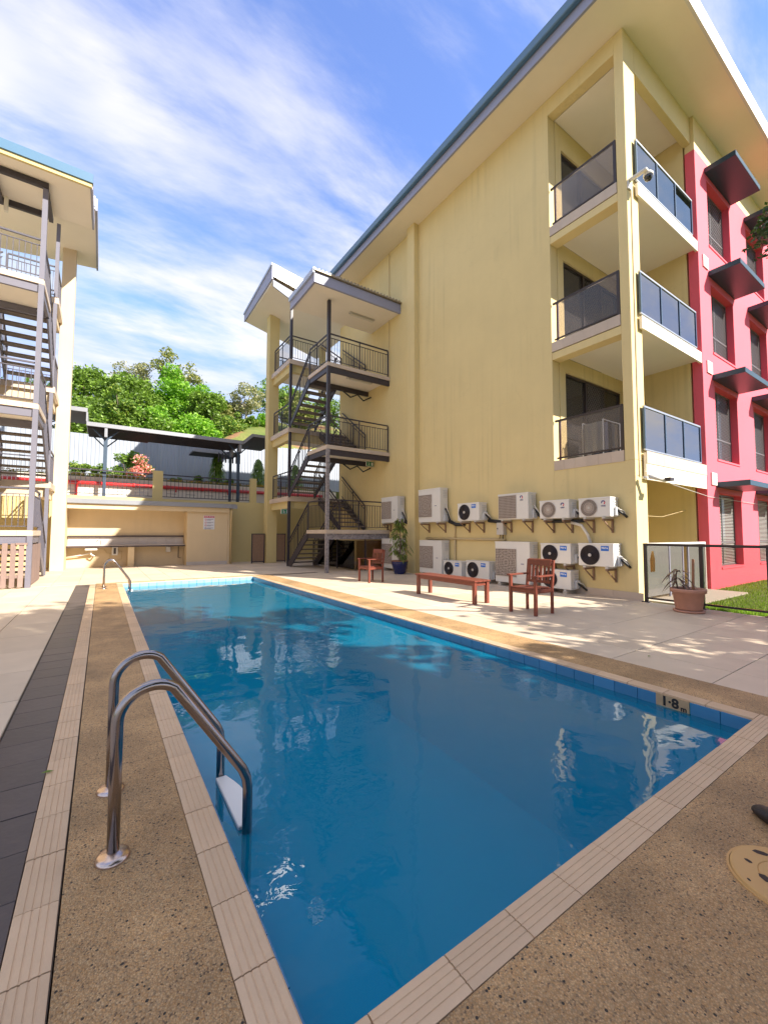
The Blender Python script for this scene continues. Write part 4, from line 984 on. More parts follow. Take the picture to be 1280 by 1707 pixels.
def weeping(label, base, h, r_, n, seed):
    t = thing('weeping_tree', label, 'tree', base)
    rn = random.Random(seed); v = []; fc = []
    for _ in range(n):
        q = rn.random()**.8; z = h*(.12+.88*q); rad = r_*(1-q)**.6*math.sqrt(rn.random())+.04
        a = rn.uniform(0,6.283); p = Vector((rad*math.cos(a), rad*math.sin(a), z))
        d = Vector((math.cos(a)*.55+rn.gauss(0,.2), math.sin(a)*.55+rn.gauss(0,.2), -1)).normalized()*rn.uniform(.16,.28)
        w = d.cross(Vector((math.cos(a),math.sin(a),.3))).normalized()*.022
        k = len(v); v += [tuple(p), tuple(p+d*.5+w), tuple(p+d), tuple(p+d*.5-w)]; fc.append((k,k+1,k+2,k+3))
    me = D.meshes.new('foliage'); me.from_pydata(v, [], fc); me.materials.append(MATS['leaf_green'])
    o = D.objects.new('foliage', me); COL.objects.link(o); o.parent = t
    MB().tube([base,(base[0],base[1],base[2]+h*.95)], [.05,.015], 7).build('trunk', 'bark', t)
    return t
weeping('narrow weeping tree beside the second canopy post on the terrace', (5.35,24.9,zt-.2), 2.1, .55, 1500, 5)
weeping('narrow weeping tree next to the column of the dark staircase', (7.75,25.0,zt-.2), 2.1, .55, 1500, 6)
weeping('narrow weeping tree behind the stair flights on the terrace', (10.2,25.2,zt-.2), 2.0, .6, 1200, 8)
MB().tube([(5.15,24.6,4.0),(5.15,24.6,5.1)], .02, 6).build('stake', 'wall_white', None); tag(D.objects['stake'], 'thin white garden stake beside the weeping tree', 'stake')
gc = leaf_mesh('ground_cover', 'flower_orange', [((x*.5-4,23.55,4.0), (.35,.3,.13)) for x in range(30)], 6500, .07, 77); stuff(gc)

# trees behind the photographer that shade the near end of the pool
tree('large shade tree on the lawn south of the glass fence', (5.4,-5.6,-.05), (4.2,-4.5,7.9), (3.4,2.6,2.2), 26, 1.3, 11000, 'leaf_dark', .34, 201, tr=.3)
tree('tall shade tree behind the near end of the pool', (5.6,-10.2,-.05), (4.7,-8.4,9.0), (3.6,2.4,3.2), 26, 1.4, 11000, 'leaf_dark', .36, 202, tr=.3)
tree('dense shade tree standing behind the photographer', (6.4,-5.0,-.05), (6.0,-4.8,4.4), (2.6,1.6,2.2), 20, 1.15, 9000, 'leaf_dark', .32, 203, tr=.22)
tree('shade tree behind the near left corner of the deck', (-.6,-7.0,-.05), (-.8,-6.8,5.6), (2.8,2.0,2.9), 22, 1.25, 9000, 'leaf_dark', .34, 204, tr=.25)
edge_tree = tree('young shade tree beside the lawn whose spray hangs in at the right edge', (10.8,-3.4,-.05), (10.6,-3.4,4.6), (1.5,1.2,1.6), 10, .75, 2600, 'leaf_dark', .28, 205, tr=.12)
leaf_mesh('spray', 'leaf_dark', [(Vector((5.82,1.20,4.52)), (.20,.20,.22)), (Vector((5.98,1.02,4.72)), (.34,.34,.26)), (Vector((6.5,.4,4.95)), (.6,.6,.4))], 2600, .075, 207, parent=edge_tree)
MB().tube([(10.2,-2.8,4.9),(8.4,-1.2,5.2),(6.5,.4,4.95),(5.85,1.2,4.55)], [.06,.045,.03,.01], 6).build('limb', 'bark', edge_tree)

# ================================================================== AIR CONDITIONERS
XF = 8.70
def ac_unit(y_right, y_left, z0, z1, kind, label, mount, short=''):
    """front faces -X; y_left is the left edge as seen from the pool"""
    yc = (y_left+y_right)/2; w = y_left-y_right; h = z1-z0
    t = thing('air_conditioner', label, 'air conditioner', (XF+.16, yc, z0), group='outdoor air conditioner units along the end wall')
    fy = lambda u_: y_left-u_
    cs = B('casing', 'ac_white', t, (XF,XF+.32,y_right,y_left,z0+.04,z1), bevel=.012, segs=2)
    B('top_lid', 'ac_white', t, (XF-.006,XF+.326,y_right-.006,y_left+.006,z1-.03,z1+.006), bevel=.004)
    for yy in (y_left-.14, y_right+.14): B('foot', 'grey_plastic', t, (XF-.02,XF+.34,yy-.03,yy+.03,z0,z0+.039))
    X = XF
    if kind == 'tall':
        gw, g0, g1 = w*.60, z0+h*.19, z0+h*.83
        ya0, ya1 = fy(.03), fy(.03+gw)
        B('recess', 'ac_hole', t, (X-.006,X-.001,ya1,ya0,g0,g1))
        m = MB(); 
        for i in range(15): y = ya0+(ya1-ya0)*i/14; m.bar((X-.014,y,g0),(X-.014,y,g1),.013,.008)
        for i in range(17): z = g0+(g1-g0)*i/16; m.bar((X-.010,ya0,z),(X-.010,ya1,z),.008,.013)
        m.build('grille', 'ac_grille', t)['kind'] = 'stuff'
        rg_ = MB(); c0 = ((ya0+ya1)/2, (g0+g1)/2); r0 = min(gw, g1-g0)*.47
        for rr_ in (r0, r0*.75, r0*.5, r0*.25):
            rg_.tube([(X-.008, c0[0]+rr_*math.cos(a*.2618), c0[1]+rr_*math.sin(a*.2618)) for a in range(25)], .007, 4, cap=False)
        rg_.build('fan_ring', 'ac_grille', t)['kind'] = 'stuff'
        B('maker_mark', 'logo_navy', t, (X-.004,X-.001,fy(w*.80)-.045,fy(w*.80)+.045,z0+h*.49,z0+h*.505))
    elif kind == 'square':
        gw = w*.58; g0, g1 = z0+.07, z1-.05; ya0, ya1 = fy(.03), fy(.03+gw)
        B('recess', 'ac_hole', t, (X-.006,X-.001,ya1,ya0,g0,g1))
        m = MB()
        for i in range(15): y = ya0+(ya1-ya0)*i/14; m.bar((X-.014,y,g0),(X-.014,y,g1),.012,.008)
        for i in range(15): z = g0+(g1-g0)*i/14; m.bar((X-.010,ya0,z),(X-.010,ya1,z),.008,.012)
        m.build('grille', 'ac_grille', t)['kind'] = 'stuff'
    if kind in ('black', 'radial'):
        rad = h*.40 if kind == 'black' else h*.40; cy_, cz_ = fy(rad+.055), z0+.02+h*.49
        disc = MB()
        disc.add([(X-.003, cy_, cz_)]+[(X-.003, cy_+rad*math.cos(a*.19635), cz_+rad*math.sin(a*.19635)) for a in range(32)], [(0,1+i,1+(i+1)%32) for i in range(32)])
        disc.build('fan_opening', 'ac_black' if kind == 'black' else 'ac_hole', t)
        rg_ = MB(); gm = 'ac_black' if kind == 'black' else 'ac_grille'
        if kind == 'black':
            for q in range(1, 9):
                rr_ = rad*q/8; rg_.tube([(X-.014, cy_+rr_*math.cos(a*.2618), cz_+rr_*math.sin(a*.2618)) for a in range(25)], .006, 4, cap=False)
            for q in range(6): a = q*1.047; rg_.bar((X-.010,cy_,cz_),(X-.010,cy_+rad*math.cos(a),cz_+rad*math.sin(a)),.006,.006,up=(1,0,0))
        else:
            for q in range(36): a = q*.17453; rg_.bar((X-.012,cy_+rad*.18*math.cos(a),cz_+rad*.18*math.sin(a)),(X-.012,cy_+rad*math.cos(a+.25),cz_+rad*math.sin(a+.25)),.009,.006,up=(1,0,0))
            for rr_ in (rad, rad*.6): rg_.tube([(X-.012, cy_+rr_*math.cos(a*.2618), cz_+rr_*math.sin(a*.2618)) for a in range(25)], .006, 4, cap=False)
        rg_.build('grille', gm, t)['kind'] = 'stuff'
        hub = MB(); hr = rad*.17
        hub.add([(X-.022,cy_,cz_)]+[(X-.020,cy_+hr*math.cos(a*.3927),cz_+hr*math.sin(a*.3927)) for a in range(16)]+[(X-.008,cy_+hr*math.cos(a*.3927),cz_+hr*math.sin(a*.3927)) for a in range(16)],
                [(0,1+i,1+(i+1)%16) for i in range(16)]+[(1+i,17+i,17+(i+1)%16,1+(i+1)%16) for i in range(16)])
        hub.build('hub', 'grey_plastic', t)
    if kind == 'black':
        s0 = fy(w*.66); sk = B('sticker', 'sticker_blue', t, (X-.004,X-.001,s0-.165,s0,z1-.15,z1-.045))
        text('Midea', .055, 'sign_white', sk, (X-.0045,s0-.08,z1-.088), FACE_X, bold=.002)
    if kind in ('radial', 'square'):
        ly, lz = fy(w*.79), z1-.11; r0, r1 = .045, .022
        for nm, a0, a1 in (('logo_navy', .45, 3.6), ('logo_red', -1.1, .45)):
            ar = MB(); pts = []
            for q in range(13):
                a = a0+(a1-a0)*q/12; pts.append((X-.003, ly-r0*math.cos(a), lz+r0*math.sin(a)))
            inn = []
            for q in range(13):
                a = a0+(a1-a0)*q/12; inn.append((X-.003, ly-r1*math.cos(a), lz+r1*math.sin(a)))
            ar.add(pts+inn, [(q,q+1,14+q,13+q) for q in range(12)])
            ar.build('emblem', nm, t)
        text('GREE', .042, 'logo_navy', t, (X-.003,ly,lz-.072), FACE_X, bold=.001)
    # service side (facing -Y): valve cover and hoses
    B('valve_cover', 'ac_side', t, (XF+.14,XF+.30,y_right-.05,y_right-.001,z0+.06,z0+.06+min(.22,h*.4)), bevel=.01)
    for q in range(5): B('louvre', 'ac_side', t, (XF+.12,XF+.28,y_right-.012,y_right-.001,z1-.10-q*.05,z1-.075-q*.05))
    MB().tube([(XF+.2,y_right-.02,z0+h*.55),(XF+.22,y_right-.08,z0+h*.42),(XF+.30,y_right-.12,z0+.16),(XF+.36,y_right-.14,z0+.06)], .014, 6).build('hose', 'wall_white', t, smooth=True)
    MB().tube([(XF+.2,y_right-.02,z0+h*.42),(XF+.24,y_right-.08,z0+h*.30),(XF+.30,y_right-.13,z0+.08),(XF+.35,y_right-.16,z0+.03)], .026, 6).build('hose', 'hose_black', t, smooth=True)
    if mount == 'wall':
        for yy in (y_left-.14, y_right+.14):
            br = thing('wall_bracket', ('left' if yy > yc else 'right')+' wall bracket under the '+short, 'bracket', (9.06,yy,z0), group='brackets carrying the raised air conditioners')
            B('arm', 'bracket_steel', br, (XF-.03,XF+.36,yy-.018,yy+.018,z0-.045,z0-.001)); B('upright', 'bracket_steel', br, (XF+.33,XF+.368,yy-.02,yy+.02,z0-.30,z0-.046))
            MB().bar((XF+.02,yy,z0-.05),(XF+.345,yy,z0-.27),.022,.022).build('strut', 'bracket_steel', br)
    else:
        for yy in (y_left-.14, y_right+.14): B('plinth', 'concrete', t, (XF-.02,XF+.34,yy-.05,yy+.05,-.005,z0-.001)) if z0 > .02 else None
    return t
ac_unit(11.95,12.98,1.72,2.70,'tall','tall white air conditioner fixed above the potted plant beside the staircase','wall','tall unit above the potted plant')
ac_unit(9.69,10.76,1.69,2.80,'tall','tall white air conditioner high on the wall just right of the pilaster','wall','tall raised unit right of the pilaster')
ac_unit(8.08,8.92,1.69,2.24,'black','small raised air conditioner with a black fan and a blue sticker','wall','small raised black fan unit')
ac_unit(6.46,7.40,1.69,2.39,'square','raised air conditioner with a square grille and a red and navy emblem','wall','raised unit with a square grille')
ac_unit(5.38,6.14,1.68,2.14,'radial','raised air conditioner with a round fan, middle of the three with emblems','wall','middle unit of the three with emblems')
ac_unit(4.46,5.15,1.68,2.13,'radial','raised air conditioner with a round fan nearest the building corner','wall','raised round fan unit at the corner')
ac_unit(11.90,12.96,.06,1.17,'tall','tall white air conditioner on the ground behind the blue pot','floor')
ac_unit(9.63,10.72,.06,1.14,'tall','tall white air conditioner on the ground just right of the pilaster','floor')
ac_unit(8.78,9.56,.06,.54,'black','smallest ground air conditioner behind the left end of the bench','floor')
ac_unit(7.74,8.60,.06,.59,'black','low ground air conditioner behind the right half of the bench','floor')
ac_unit(6.44,7.52,.06,1.15,'tall','tall white air conditioner on the ground beside the armchair','floor')
ac_unit(5.36,6.13,.64,1.13,'black','black fan air conditioner mounted above the one standing on the ground','wall','black fan unit above the ground one')
ac_unit(4.42,5.18,.63,1.15,'black','black fan air conditioner with blue sticker mounted lowest near the corner','wall','black fan unit nearest the corner')
ac_unit(5.37,6.14,.06,.53,'black','black fan air conditioner standing on the ground behind the armchair','floor')
hp = tag(MB().tube([(9.03,10.75,1.20),(9.03,7.45,1.20)], .035, 8).build('drain_pipe', 'pipe_cream', None, smooth=True), 'cream drain pipe running level along the yellow wall', 'pipe')
tag(MB().tube([(9.03,9.38,0),(9.03,9.38,1.16)], .028, 8).tube([(9.03,9.38,1.24),(9.03,9.38,1.75)], .022, 8).build('drain_pipe', 'pipe_cream', None, smooth=True), 'upright cream drain pipe crossing the level pipe on the yellow wall', 'pipe')
tag(MB().tube([(8.98,5.5,1.62),(8.97,5.25,1.55),(8.98,5.12,1.35),(8.99,5.06,1.16)], .035, 8).build('refrigerant_pipe', 'wall_white', None, smooth=True), 'pale lagged pipe curving down between raised air conditioners', 'pipe')
for pts_, r_, lb in (([(9.0,11.9,1.78),(9.0,11.6,1.70)], .05, 'black hose bundle between the pilaster and the tall raised unit left of it'), ([(9.0,9.6,1.75),(9.0,9.3,1.64),(9.0,8.95,1.64)], .055, 'black hose bundle between the tall raised unit and the small black fan unit'),
                     ([(9.0,8.0,1.73),(9.0,7.4,1.66)], .05, 'black hose bundle running from the small black fan unit to the square grille unit'), ([(9.0,6.4,1.85),(9.0,6.15,1.66),(9.0,5.2,1.655)], .04, 'long black hose running behind the two round fan units with emblems')):
    tag(MB().tube(pts_, r_, 8).build('hose_bundle', 'hose_black', None, smooth=True), lb, 'hose', 'black hoses along the wall')
eb = thing('electrical_box', 'grey electrical box on the wall under the raised units', 'box', (9.0,7.55,1.32)); B('case', 'grey_plastic', eb, (8.92,9.06,7.43,7.66,1.33,1.66), bevel=.008); B('latch', 'dark_frame', eb, (8.912,8.919,7.60,7.63,1.48,1.52))
MB().tube([(9.0,7.5,1.33),(9.0,7.5,1.22)], .012, 6).tube([(9.0,7.6,1.33),(9.0,7.62,1.22)], .012, 6).build('cable', 'dark_frame', eb)

# ================================================================== FURNITURE
bn = thing('bench', 'long low red timber bench beside the pool', 'bench', (6.12,6.5,0))
y0, y1 = 5.62, 7.40
for i in range(4): B('seat_slat', 'timber', bn, (5.895+i*.112,5.895+i*.112+.104,y0-.02,y1+.02,.425,.455), bevel=.004)
B('apron', 'timber', bn, (5.93,5.955,y0+.08,y1-.08,.35,.424)); B('apron', 'timber', bn, (6.285,6.31,y0+.08,y1-.08,.35,.424)); B('apron', 'timber', bn, (5.99,6.25,y0+.03,y0+.055,.35,.424)); B('apron', 'timber', bn, (5.99,6.25,y1-.055,y1-.03,.35,.424))
for x in (5.95,6.29):
    for y in (y0+.04,y1-.04): B('leg', 'timber', bn, (x-.035,x+.035,y-.035,y+.035,0,.424), bevel=.004)
def armchair(label, loc, rot):
    t = thing('armchair', label, 'chair', loc, rot, group='red timber armchairs')
    def b(name, *boxes, bev=.004):
        mb = MB()
        for q in boxes: mb.box(*q)
        return mb.build(name, 'timber', t, local=True, bevel=bev)
    # local: +x is the sitter's forward
    for s in (-1,1):
        b('leg', (.20,.25,s*.25-.025,s*.25+.025,0,.63))
        m = MB(); m.prism([(-.25,0),(-.205,0),(-.205,.42),(-.265,.90),(-.305,.90),(-.25,.42)], 'y', s*.25-.02, s*.25+.02); m.build('leg', 'timber', t, local=True, bevel=.003)
        b('armrest', (-.24,.29,s*.25-.035,s*.25+.035,.632,.658)); b('apron', (-.20,.198,s*.25-.012,s*.25+.012,.36,.425))
    b('apron', (.215,.24,-.224,.224,.36,.425)); b('apron', (-.24,-.215,-.224,.224,.36,.425))
    for i in range(6): b('seat_slat', (-.20+i*.076,-.20+i*.076+.068,-.222,.222,.428,.448))
    m = MB(); m.prism([(-.250,.80),(-.225,.80),(-.240,.90),(-.268,.915)], 'y', -.228, .228); m.build('top_rail', 'timber', t, local=True)
    m = MB(); m.prism([(-.222,.50),(-.198,.50),(-.203,.545),(-.227,.545)], 'y', -.228, .228); m.build('lower_rail', 'timber', t, local=True)
    for i in range(6):
        y = -.19+i*.076
        m = MB(); m.prism([(-.220,.546),(-.206,.546),(-.232,.80),(-.246,.80)], 'y', y-.022, y+.022); m.build('back_slat', 'timber', t, local=True)
    return t
armchair('nearest red timber armchair between the bench and the building corner', (6.17,4.55,0), math.pi)
armchair('farther red timber armchair in front of the staircase', (6.32,9.95,0), math.pi+.03)

# blue pot with weeping plant
pt = thing('potted_plant', 'glossy navy blue pot with a tall drooping green plant', 'plant', (8.36,11.35,0))
pot = MB().lathe([(0,0),(.17,0),(.19,.02),(.26,.28),(.285,.41),(.28,.425),(.255,.425),(.24,.38),(0,.38)], (8.36,11.35,0), 28).build('pot', 'pot_blue', pt, smooth=True)
MB().lathe([(.255,.428),(.288,.428),(.292,.442),(.282,.455),(.26,.45),(.255,.428)], (8.36,11.35,0), 28).build('rim', 'pot_rim', pt, smooth=True)
MB().lathe([(0,.40),(.25,.40)], (8.36,11.35,0), 20).build('soil', 'pot_soil', pt)
rn = random.Random(4)
stm = MB().tube([(8.36,11.35,.4),(8.38,11.33,1.1),(8.36,11.35,1.82)], [.03,.022,.008], 7)
v = []; fc = []
for q in range(46):
    z = .55+1.28*rn.random()**.9; a = rn.uniform(0,6.283); L = (.40*(1-(z-.5)/1.45)+.10)*rn.uniform(.6,1.1)
    p0 = Vector((8.36,11.35,z)); p1 = p0+Vector((math.cos(a)*L*.7,math.sin(a)*L*.7,.06)); p2 = p0+Vector((math.cos(a)*L,math.sin(a)*L,-.10))
    stm.tube([p0,p1,p2], [.007,.005,.003], 4)
    for j in range(13):
        t_ = rn.uniform(.2,1); p = p0.lerp(p1, min(1,t_*1.4)) if t_ < .7 else p1.lerp(p2,(t_-.7)/.3)
        d = Vector((math.cos(a)*.45+rn.gauss(0,.35), math.sin(a)*.45+rn.gauss(0,.35), -.95)).normalized()*rn.uniform(.13,.24)
        w = d.cross(Vector((rn.gauss(0,1),rn.gauss(0,1),rn.gauss(0,.3)))).normalized()*.016
        k = len(v); v += [tuple(p), tuple(p+d*.4+w), tuple(p+d), tuple(p+d*.4-w)]; fc.append((k,k+1,k+2,k+3))
stm.build('stem', 'bark', pt)
off = WORLD[pt.name]; me = D.meshes.new('foliage'); me.from_pydata([(a-off.x,b_-off.y,c-off.z) for a,b_,c in v], [], fc); me.materials.append(MATS['leaf_weep'])
o = D.objects.new('foliage', me); COL.objects.link(o); o.parent = pt; o['kind'] = 'stuff'

# terracotta pot with dracaena
tp = thing('potted_plant', 'terracotta pot with a thin dark dracaena and a bare stick', 'plant', (8.52,3.06,0))
C_ = (8.52,3.06,0)
MB().lathe([(0,.0),(.21,.0),(.232,.012),(.236,.035),(.20,.04)], C_, 28).build('saucer', 'terracotta', tp, smooth=True)
MB().lathe([(0,.042),(.188,.042),(.196,.06),(.235,.335),(.262,.34),(.267,.395),(.258,.41),(.236,.405),(.228,.36),(0,.35)], C_, 32).build('pot', 'terracotta', tp, smooth=True)
MB().lathe([(0,.372),(.226,.372)], C_, 20).build('soil', 'pot_soil', tp)
MB().tube([(8.50,2.98,.37),(8.50,2.965,.92)], [.022,.02], 8).build('stick', 'pot_rim', tp)
MB().tube([(8.52,3.22,.37),(8.53,3.25,.55),(8.51,3.22,.72)], [.014,.012,.010], 6).build('stem', 'leaf_dracaena', tp)
for q in range(26):
    a = q*2.4+rn.uniform(-.3,.3); z = .46+.27*q/26; L = rn.uniform(.20,.36); el = rn.uniform(-.1,.9)*(.4+q/26)
    m = MB(); prev = []
    for j in range(5):
        s = j/4; x = L*s*math.cos(el); zz_ = L*s*math.sin(el)-.16*s*s*L/.2; w = .020*math.sin(math.pi*min(.98,s*.85+.12))
        p = Vector((8.52+x*math.cos(a), 3.23+x*math.sin(a), z+zz_)); sd = Vector((-math.sin(a),math.cos(a),0))*w
        prev += [p-sd, p+sd]
    m.add(prev, [(2*j,2*j+1,2*j+3,2*j+2) for j in range(4)]); m.build('leaf', 'leaf_dracaena', tp)

# glass pool fence on the right
gf = thing('glass_fence', 'dark framed glass pool fence beside the terracotta pot', 'fence', (9.05,1,0))
ys = [4.0-.03, 3.03, 2.10, 1.15, .2, -.75, -1.7, -2.65]
B('top_rail', 'dark_frame', gf, (9.02,9.085,-2.7,4.0,1.12,1.17), bevel=.006)
for i, y in enumerate(ys):
    p = B('post', 'dark_frame', gf, (9.025,9.08,y-.03,y+.03,0,1.119), bevel=.004); B('base_plate', 'dark_frame', p, (8.99,9.115,y-.065,y+.065,-.002,.012))
    if i < len(ys)-1:
        B('pane', 'glass_fence', gf, (9.047,9.055,ys[i+1]+.04,y-.04,.10,1.115)); B('bottom_rail', 'dark_frame', gf, (9.035,9.07,ys[i+1]+.031,y-.031,.065,.099))
cl = MB(); n_ = 9
pts = [(9.0+.018*math.sin(i*1.6), 3.80+.012*i*.8-.045) for i in range(n_)]
cl.add([(x,y,1.02) for x,y in [(9.0,3.80),(9.0,3.815),(9.0,3.83)]]+[(x,3.775+.0115*i,.85) for i,(x,_) in enumerate(pts)]+[(x,3.78+.0105*i,.60+.01*(i%3)) for i,(x,_) in enumerate(pts)],
       [(0,1,7,6,5,4,3),(1,2,11,10,9,8,7)]+[(3+i,4+i,13+i,12+i) for i in range(8)])
tag(cl.build('cloth', 'yellow_cloth', None), 'yellow cloth hanging on the first post of the glass fence', 'cloth')

# glass screens and dark gates under the stairs
gs = thing('glass_screen', 'brown tinted glass screen enclosing the space under the staircase', 'screen', (6.5,14.6,0))
for x, y0_, y1_ in ((7.66,13.2,14.5),(7.66,14.56,16.2)):
    B('pane', 'glass_brown', gs, (x-.005,x+.005,y0_,y1_,.05,1.10)); B('post', 'dark_steel', gs, (x-.02,x+.02,y1_+.005,y1_+.045,0,1.14))
B('pane', 'glass_brown', gs, (7.70,9.0,13.10,13.11,.05,1.10)); B('post', 'dark_steel', gs, (8.05,8.09,13.08,13.12,0,1.14))
for i, x in enumerate((5.62,6.62)):
    ga = thing('gate_panel', ('dark gate panel left of the yellow staircase column','dark gate panel right of the yellow staircase column')[i], 'gate', (x,18.9,0))
    B('frame', 'dark_steel', ga, (x,x+.04,18.9,18.95,0,1.35), (x+.56,x+.60,18.9,18.95,0,1.35), (x+.041,x+.559,18.9,18.95,1.31,1.35), (x+.041,x+.559,18.9,18.95,.05,.09)); B('panel', 'bracket_steel', ga, (x+.041,x+.559,18.915,18.935,.091,1.309))

# ================================================================== POOL LADDERS
def ladder(label, y0_, y1_):
    t = thing('pool_ladder', label, 'ladder', (.08,(y0_+y1_)/2,0), group='stainless pool ladders')
    for y in (y0_, y1_):
        pts = [(.08,y,0.0),(.08,y,.50)]
        pts += [(.08+.135-.135*math.cos(a), y, .545+.135*math.sin(a)) for a in [math.radians(d) for d in range(0,128,9)]]
        e = pts[-1]
        pts += [(e[0]+(.575-e[0])*q, y, e[2]+(.245-e[2])*q) for q in (.25,.5,.75,1.0)]
        pts += [(.605,y,.200),(.625,y,.155),(.633,y,.10),(.633,y,-.2),(.633,y,-1.15)]
        MB().tube(pts, .0235, 16).build('rail', 'steel', t, smooth=True)
        MB().lathe([(.0225,.026),(.045,.019),(.060,.010),(.064,.0),(.064,-.004)], (.08,y,.004), 24).build('flange', 'rust_flange', t, smooth=True)
    for z in (-.135,-.40,-.67,-.94):
        m = MB(); k = 10
        top = [(.60,y0_+.028+(y1_-y0_-.056)*i/k) for i in range(k+1)]
        frt = [(.66+.05*math.sin(math.pi*i/k), y0_+.028+(y1_-y0_-.056)*i/k) for i in range(k+1)]
        poly = top+frt[::-1]
        m.prism(poly, 'z', z, z+.045); m.build('step', 'step_white', t, bevel=.004)
    return t
ladder('nearest bent steel pool ladder with two handrails', 2.12, 2.67)
ladder('far bent steel pool ladder near the shelter', 12.25, 12.62)

# ================================================================== SMALL THINGS
cc = thing('security_camera', 'white dome security camera on the corner column', 'camera', (9.16,3.99,8.9))
B('arm', 'white_paint', cc, (9.10,9.19,3.74,4.112,8.93,8.98), bevel=.01); B('wall_plate', 'white_paint', cc, (9.08,9.21,4.09,4.117,8.76,8.929), bevel=.005)
MB().lathe([(0,.07),(.07,.065),(.095,.03),(.095,-.012),(.085,-.02)], (9.27,3.78,8.90), 20).build('housing', 'white_paint', cc, smooth=True)
MB().lathe([(.082,-.02),(.080,-.055),(.06,-.10),(.028,-.12),(0,-.124)], (9.27,3.78,8.90), 20).build('dome', 'glass_dark', cc, smooth=True)
fl = thing('bullet_camera', 'small white bullet camera at the corner above the glass fence', 'camera', (9.2,3.99,2.5))
MB().lathe([(0,0),(.06,0),(.06,.04),(0,.05)], (9.2,3.985,2.5), 16).build('mount', 'white_paint', fl); MB().tube([(9.22,3.95,2.54),(9.48,3.72,2.46)], .045, 12).build('housing', 'white_paint', fl, smooth=True); B('hood', 'dark_frame', fl, (9.42,9.60,3.62,3.74,2.44,2.50))
for lab, c, face in (('green exit sign hanging below the second landing of the dark staircase', (8.85,14.05,4.16), 'y'), ('green exit sign under the first gallery beside the steel post', (6.35,16.75,2.28), 'y')):
    e = thing('exit_sign', lab, 'sign', c)
    B('case', 'white_paint', e, (c[0]-.17,c[0]+.17,c[1]-.03,c[1]+.03,c[2]-.10,c[2]+.10)); B('face', 'exit_green', e, (c[0]-.16,c[0]+.16,c[1]-.036,c[1]-.031,c[2]-.09,c[2]+.09))
    m = MB(); y = c[1]-.039; X, Z = c[0]-.07, c[2]
    m.bar((X,y,Z+.02),(X+.02,y,Z-.03),.03,.002,up=(0,1,0)); m.bar((X+.02,y,Z-.03),(X-.03,y,Z-.07),.016,.002,up=(0,1,0)); m.bar((X+.02,y,Z-.03),(X+.05,y,Z-.07),.016,.002,up=(0,1,0)); m.bar((X-.03,y,Z-.01),(X+.05,y,Z+.01),.014,.002,up=(0,1,0)); m.box(X-.02,X+.01,y-.001,y+.001,Z+.035,Z+.065)
    m.build('running_figure', 'sign_white', e); B('doorway', 'sign_white', e, (c[0]+.05,c[0]+.12,c[1]-.040,c[1]-.037,c[2]-.07,c[2]+.06))
tw = tag(B('rolled_mat', 'towel_red', None, (11.0,11.6,4.4,4.9,9.03,9.55), bevel=.15, segs=3), 'dark red bundle behind the top balcony glass', 'bundle')
# washing under plastic on the first balcony
wr = thing('clothes_airer', 'clothes airer hung with grey clothes on the lowest balcony', 'clothes airer', (10.3,5.4,3.08))
m = MB()
for y in (5.15,5.65): m.tube([(9.8,y,3.08),(9.8,y,4.1)], .012, 6); m.tube([(10.6,y,3.08),(10.6,y,4.1)], .012, 6); m.tube([(9.8,y,4.1),(10.6,y,4.1)], .012, 6)
m.build('frame', 'alu_frame', wr)
for q, (x, mt) in enumerate(((9.86,'shirt'),(10.02,'fascia_lilac'),(10.18,'trouser'),(10.34,'shirt'),(10.5,'curtain'))):
    c = MB(); c.add([(x+.02*math.sin(i*1.3+q), 5.15+.05*i, z) for z in (3.35,4.08) for i in range(11)], [(i,i+1,12+i,11+i) for i in range(10)]); c.build('garment', mt, wr)
sk = thing('skimmer_lid', 'round yellow plastic skimmer lid set in the paving beside the black shoe', 'lid', (2.245,.50,0))
lc = (2.245,.50,.002)
MB().lathe([(0,.012),(.045,.012),(.048,.009),(.051,.012),(.092,.012),(.095,.009),(.098,.012),(.174,.012),(.182,.010),(.185,.0)], lc, 40).build('disc', 'yellow_plastic', sk, smooth=False)
for (xa_, ya_), (xb_, yb_), w_ in (((2.315,.635),(2.345,.585),.014),((2.235,.640),(2.23,.610),.009),((2.185,.582),(2.165,.535),.016),((2.12,.60),(2.11,.585),.005),((2.16,.42),(2.19,.38),.014),((2.31,.37),(2.35,.40),.014),((2.39,.50),(2.40,.45),.012)):
    p = Vector(((xa_+xb_)/2,(ya_+yb_)/2,.0146)); d = Vector((xb_-xa_,yb_-ya_,0)); l_ = d.length/2; d.normalize(); s = Vector((d.y,-d.x,0))*w_
    m = MB(); m.add([p-d*l_, p-d*l_*.5+s*.8, p+d*l_*.5+s, p+d*l_, p+d*l_*.5-s*.8, p-d*l_*.5-s], [(0,1,2,3,4,5)]); m.build('slot', 'black', sk)
MB().lathe([(.186,-.002),(.194,-.002),(.194,.004),(.186,.004)], lc, 40).build('frame', 'yellow_plastic', sk)
# fallen leaves
for i, (x, y) in enumerate(((-.24,3.05),(-.30,6.6),(5.2,3.9),(5.0,2.2))):
    m = MB(); m.add([(x,y,.01),(x+.03,y+.012,.014),(x+.06,y,.008),(x+.03,y-.014,.012)], [(0,1,2,3)])
    tag(m.build('fallen_leaf', 'leaf_hedge', None), ('yellow fallen leaf on the slate strip near the ladder','fallen leaf on the slate strip halfway along','fallen leaf on the pale paving near the armchair','fallen leaf on the paving beside the depth marker')[i], 'leaf')

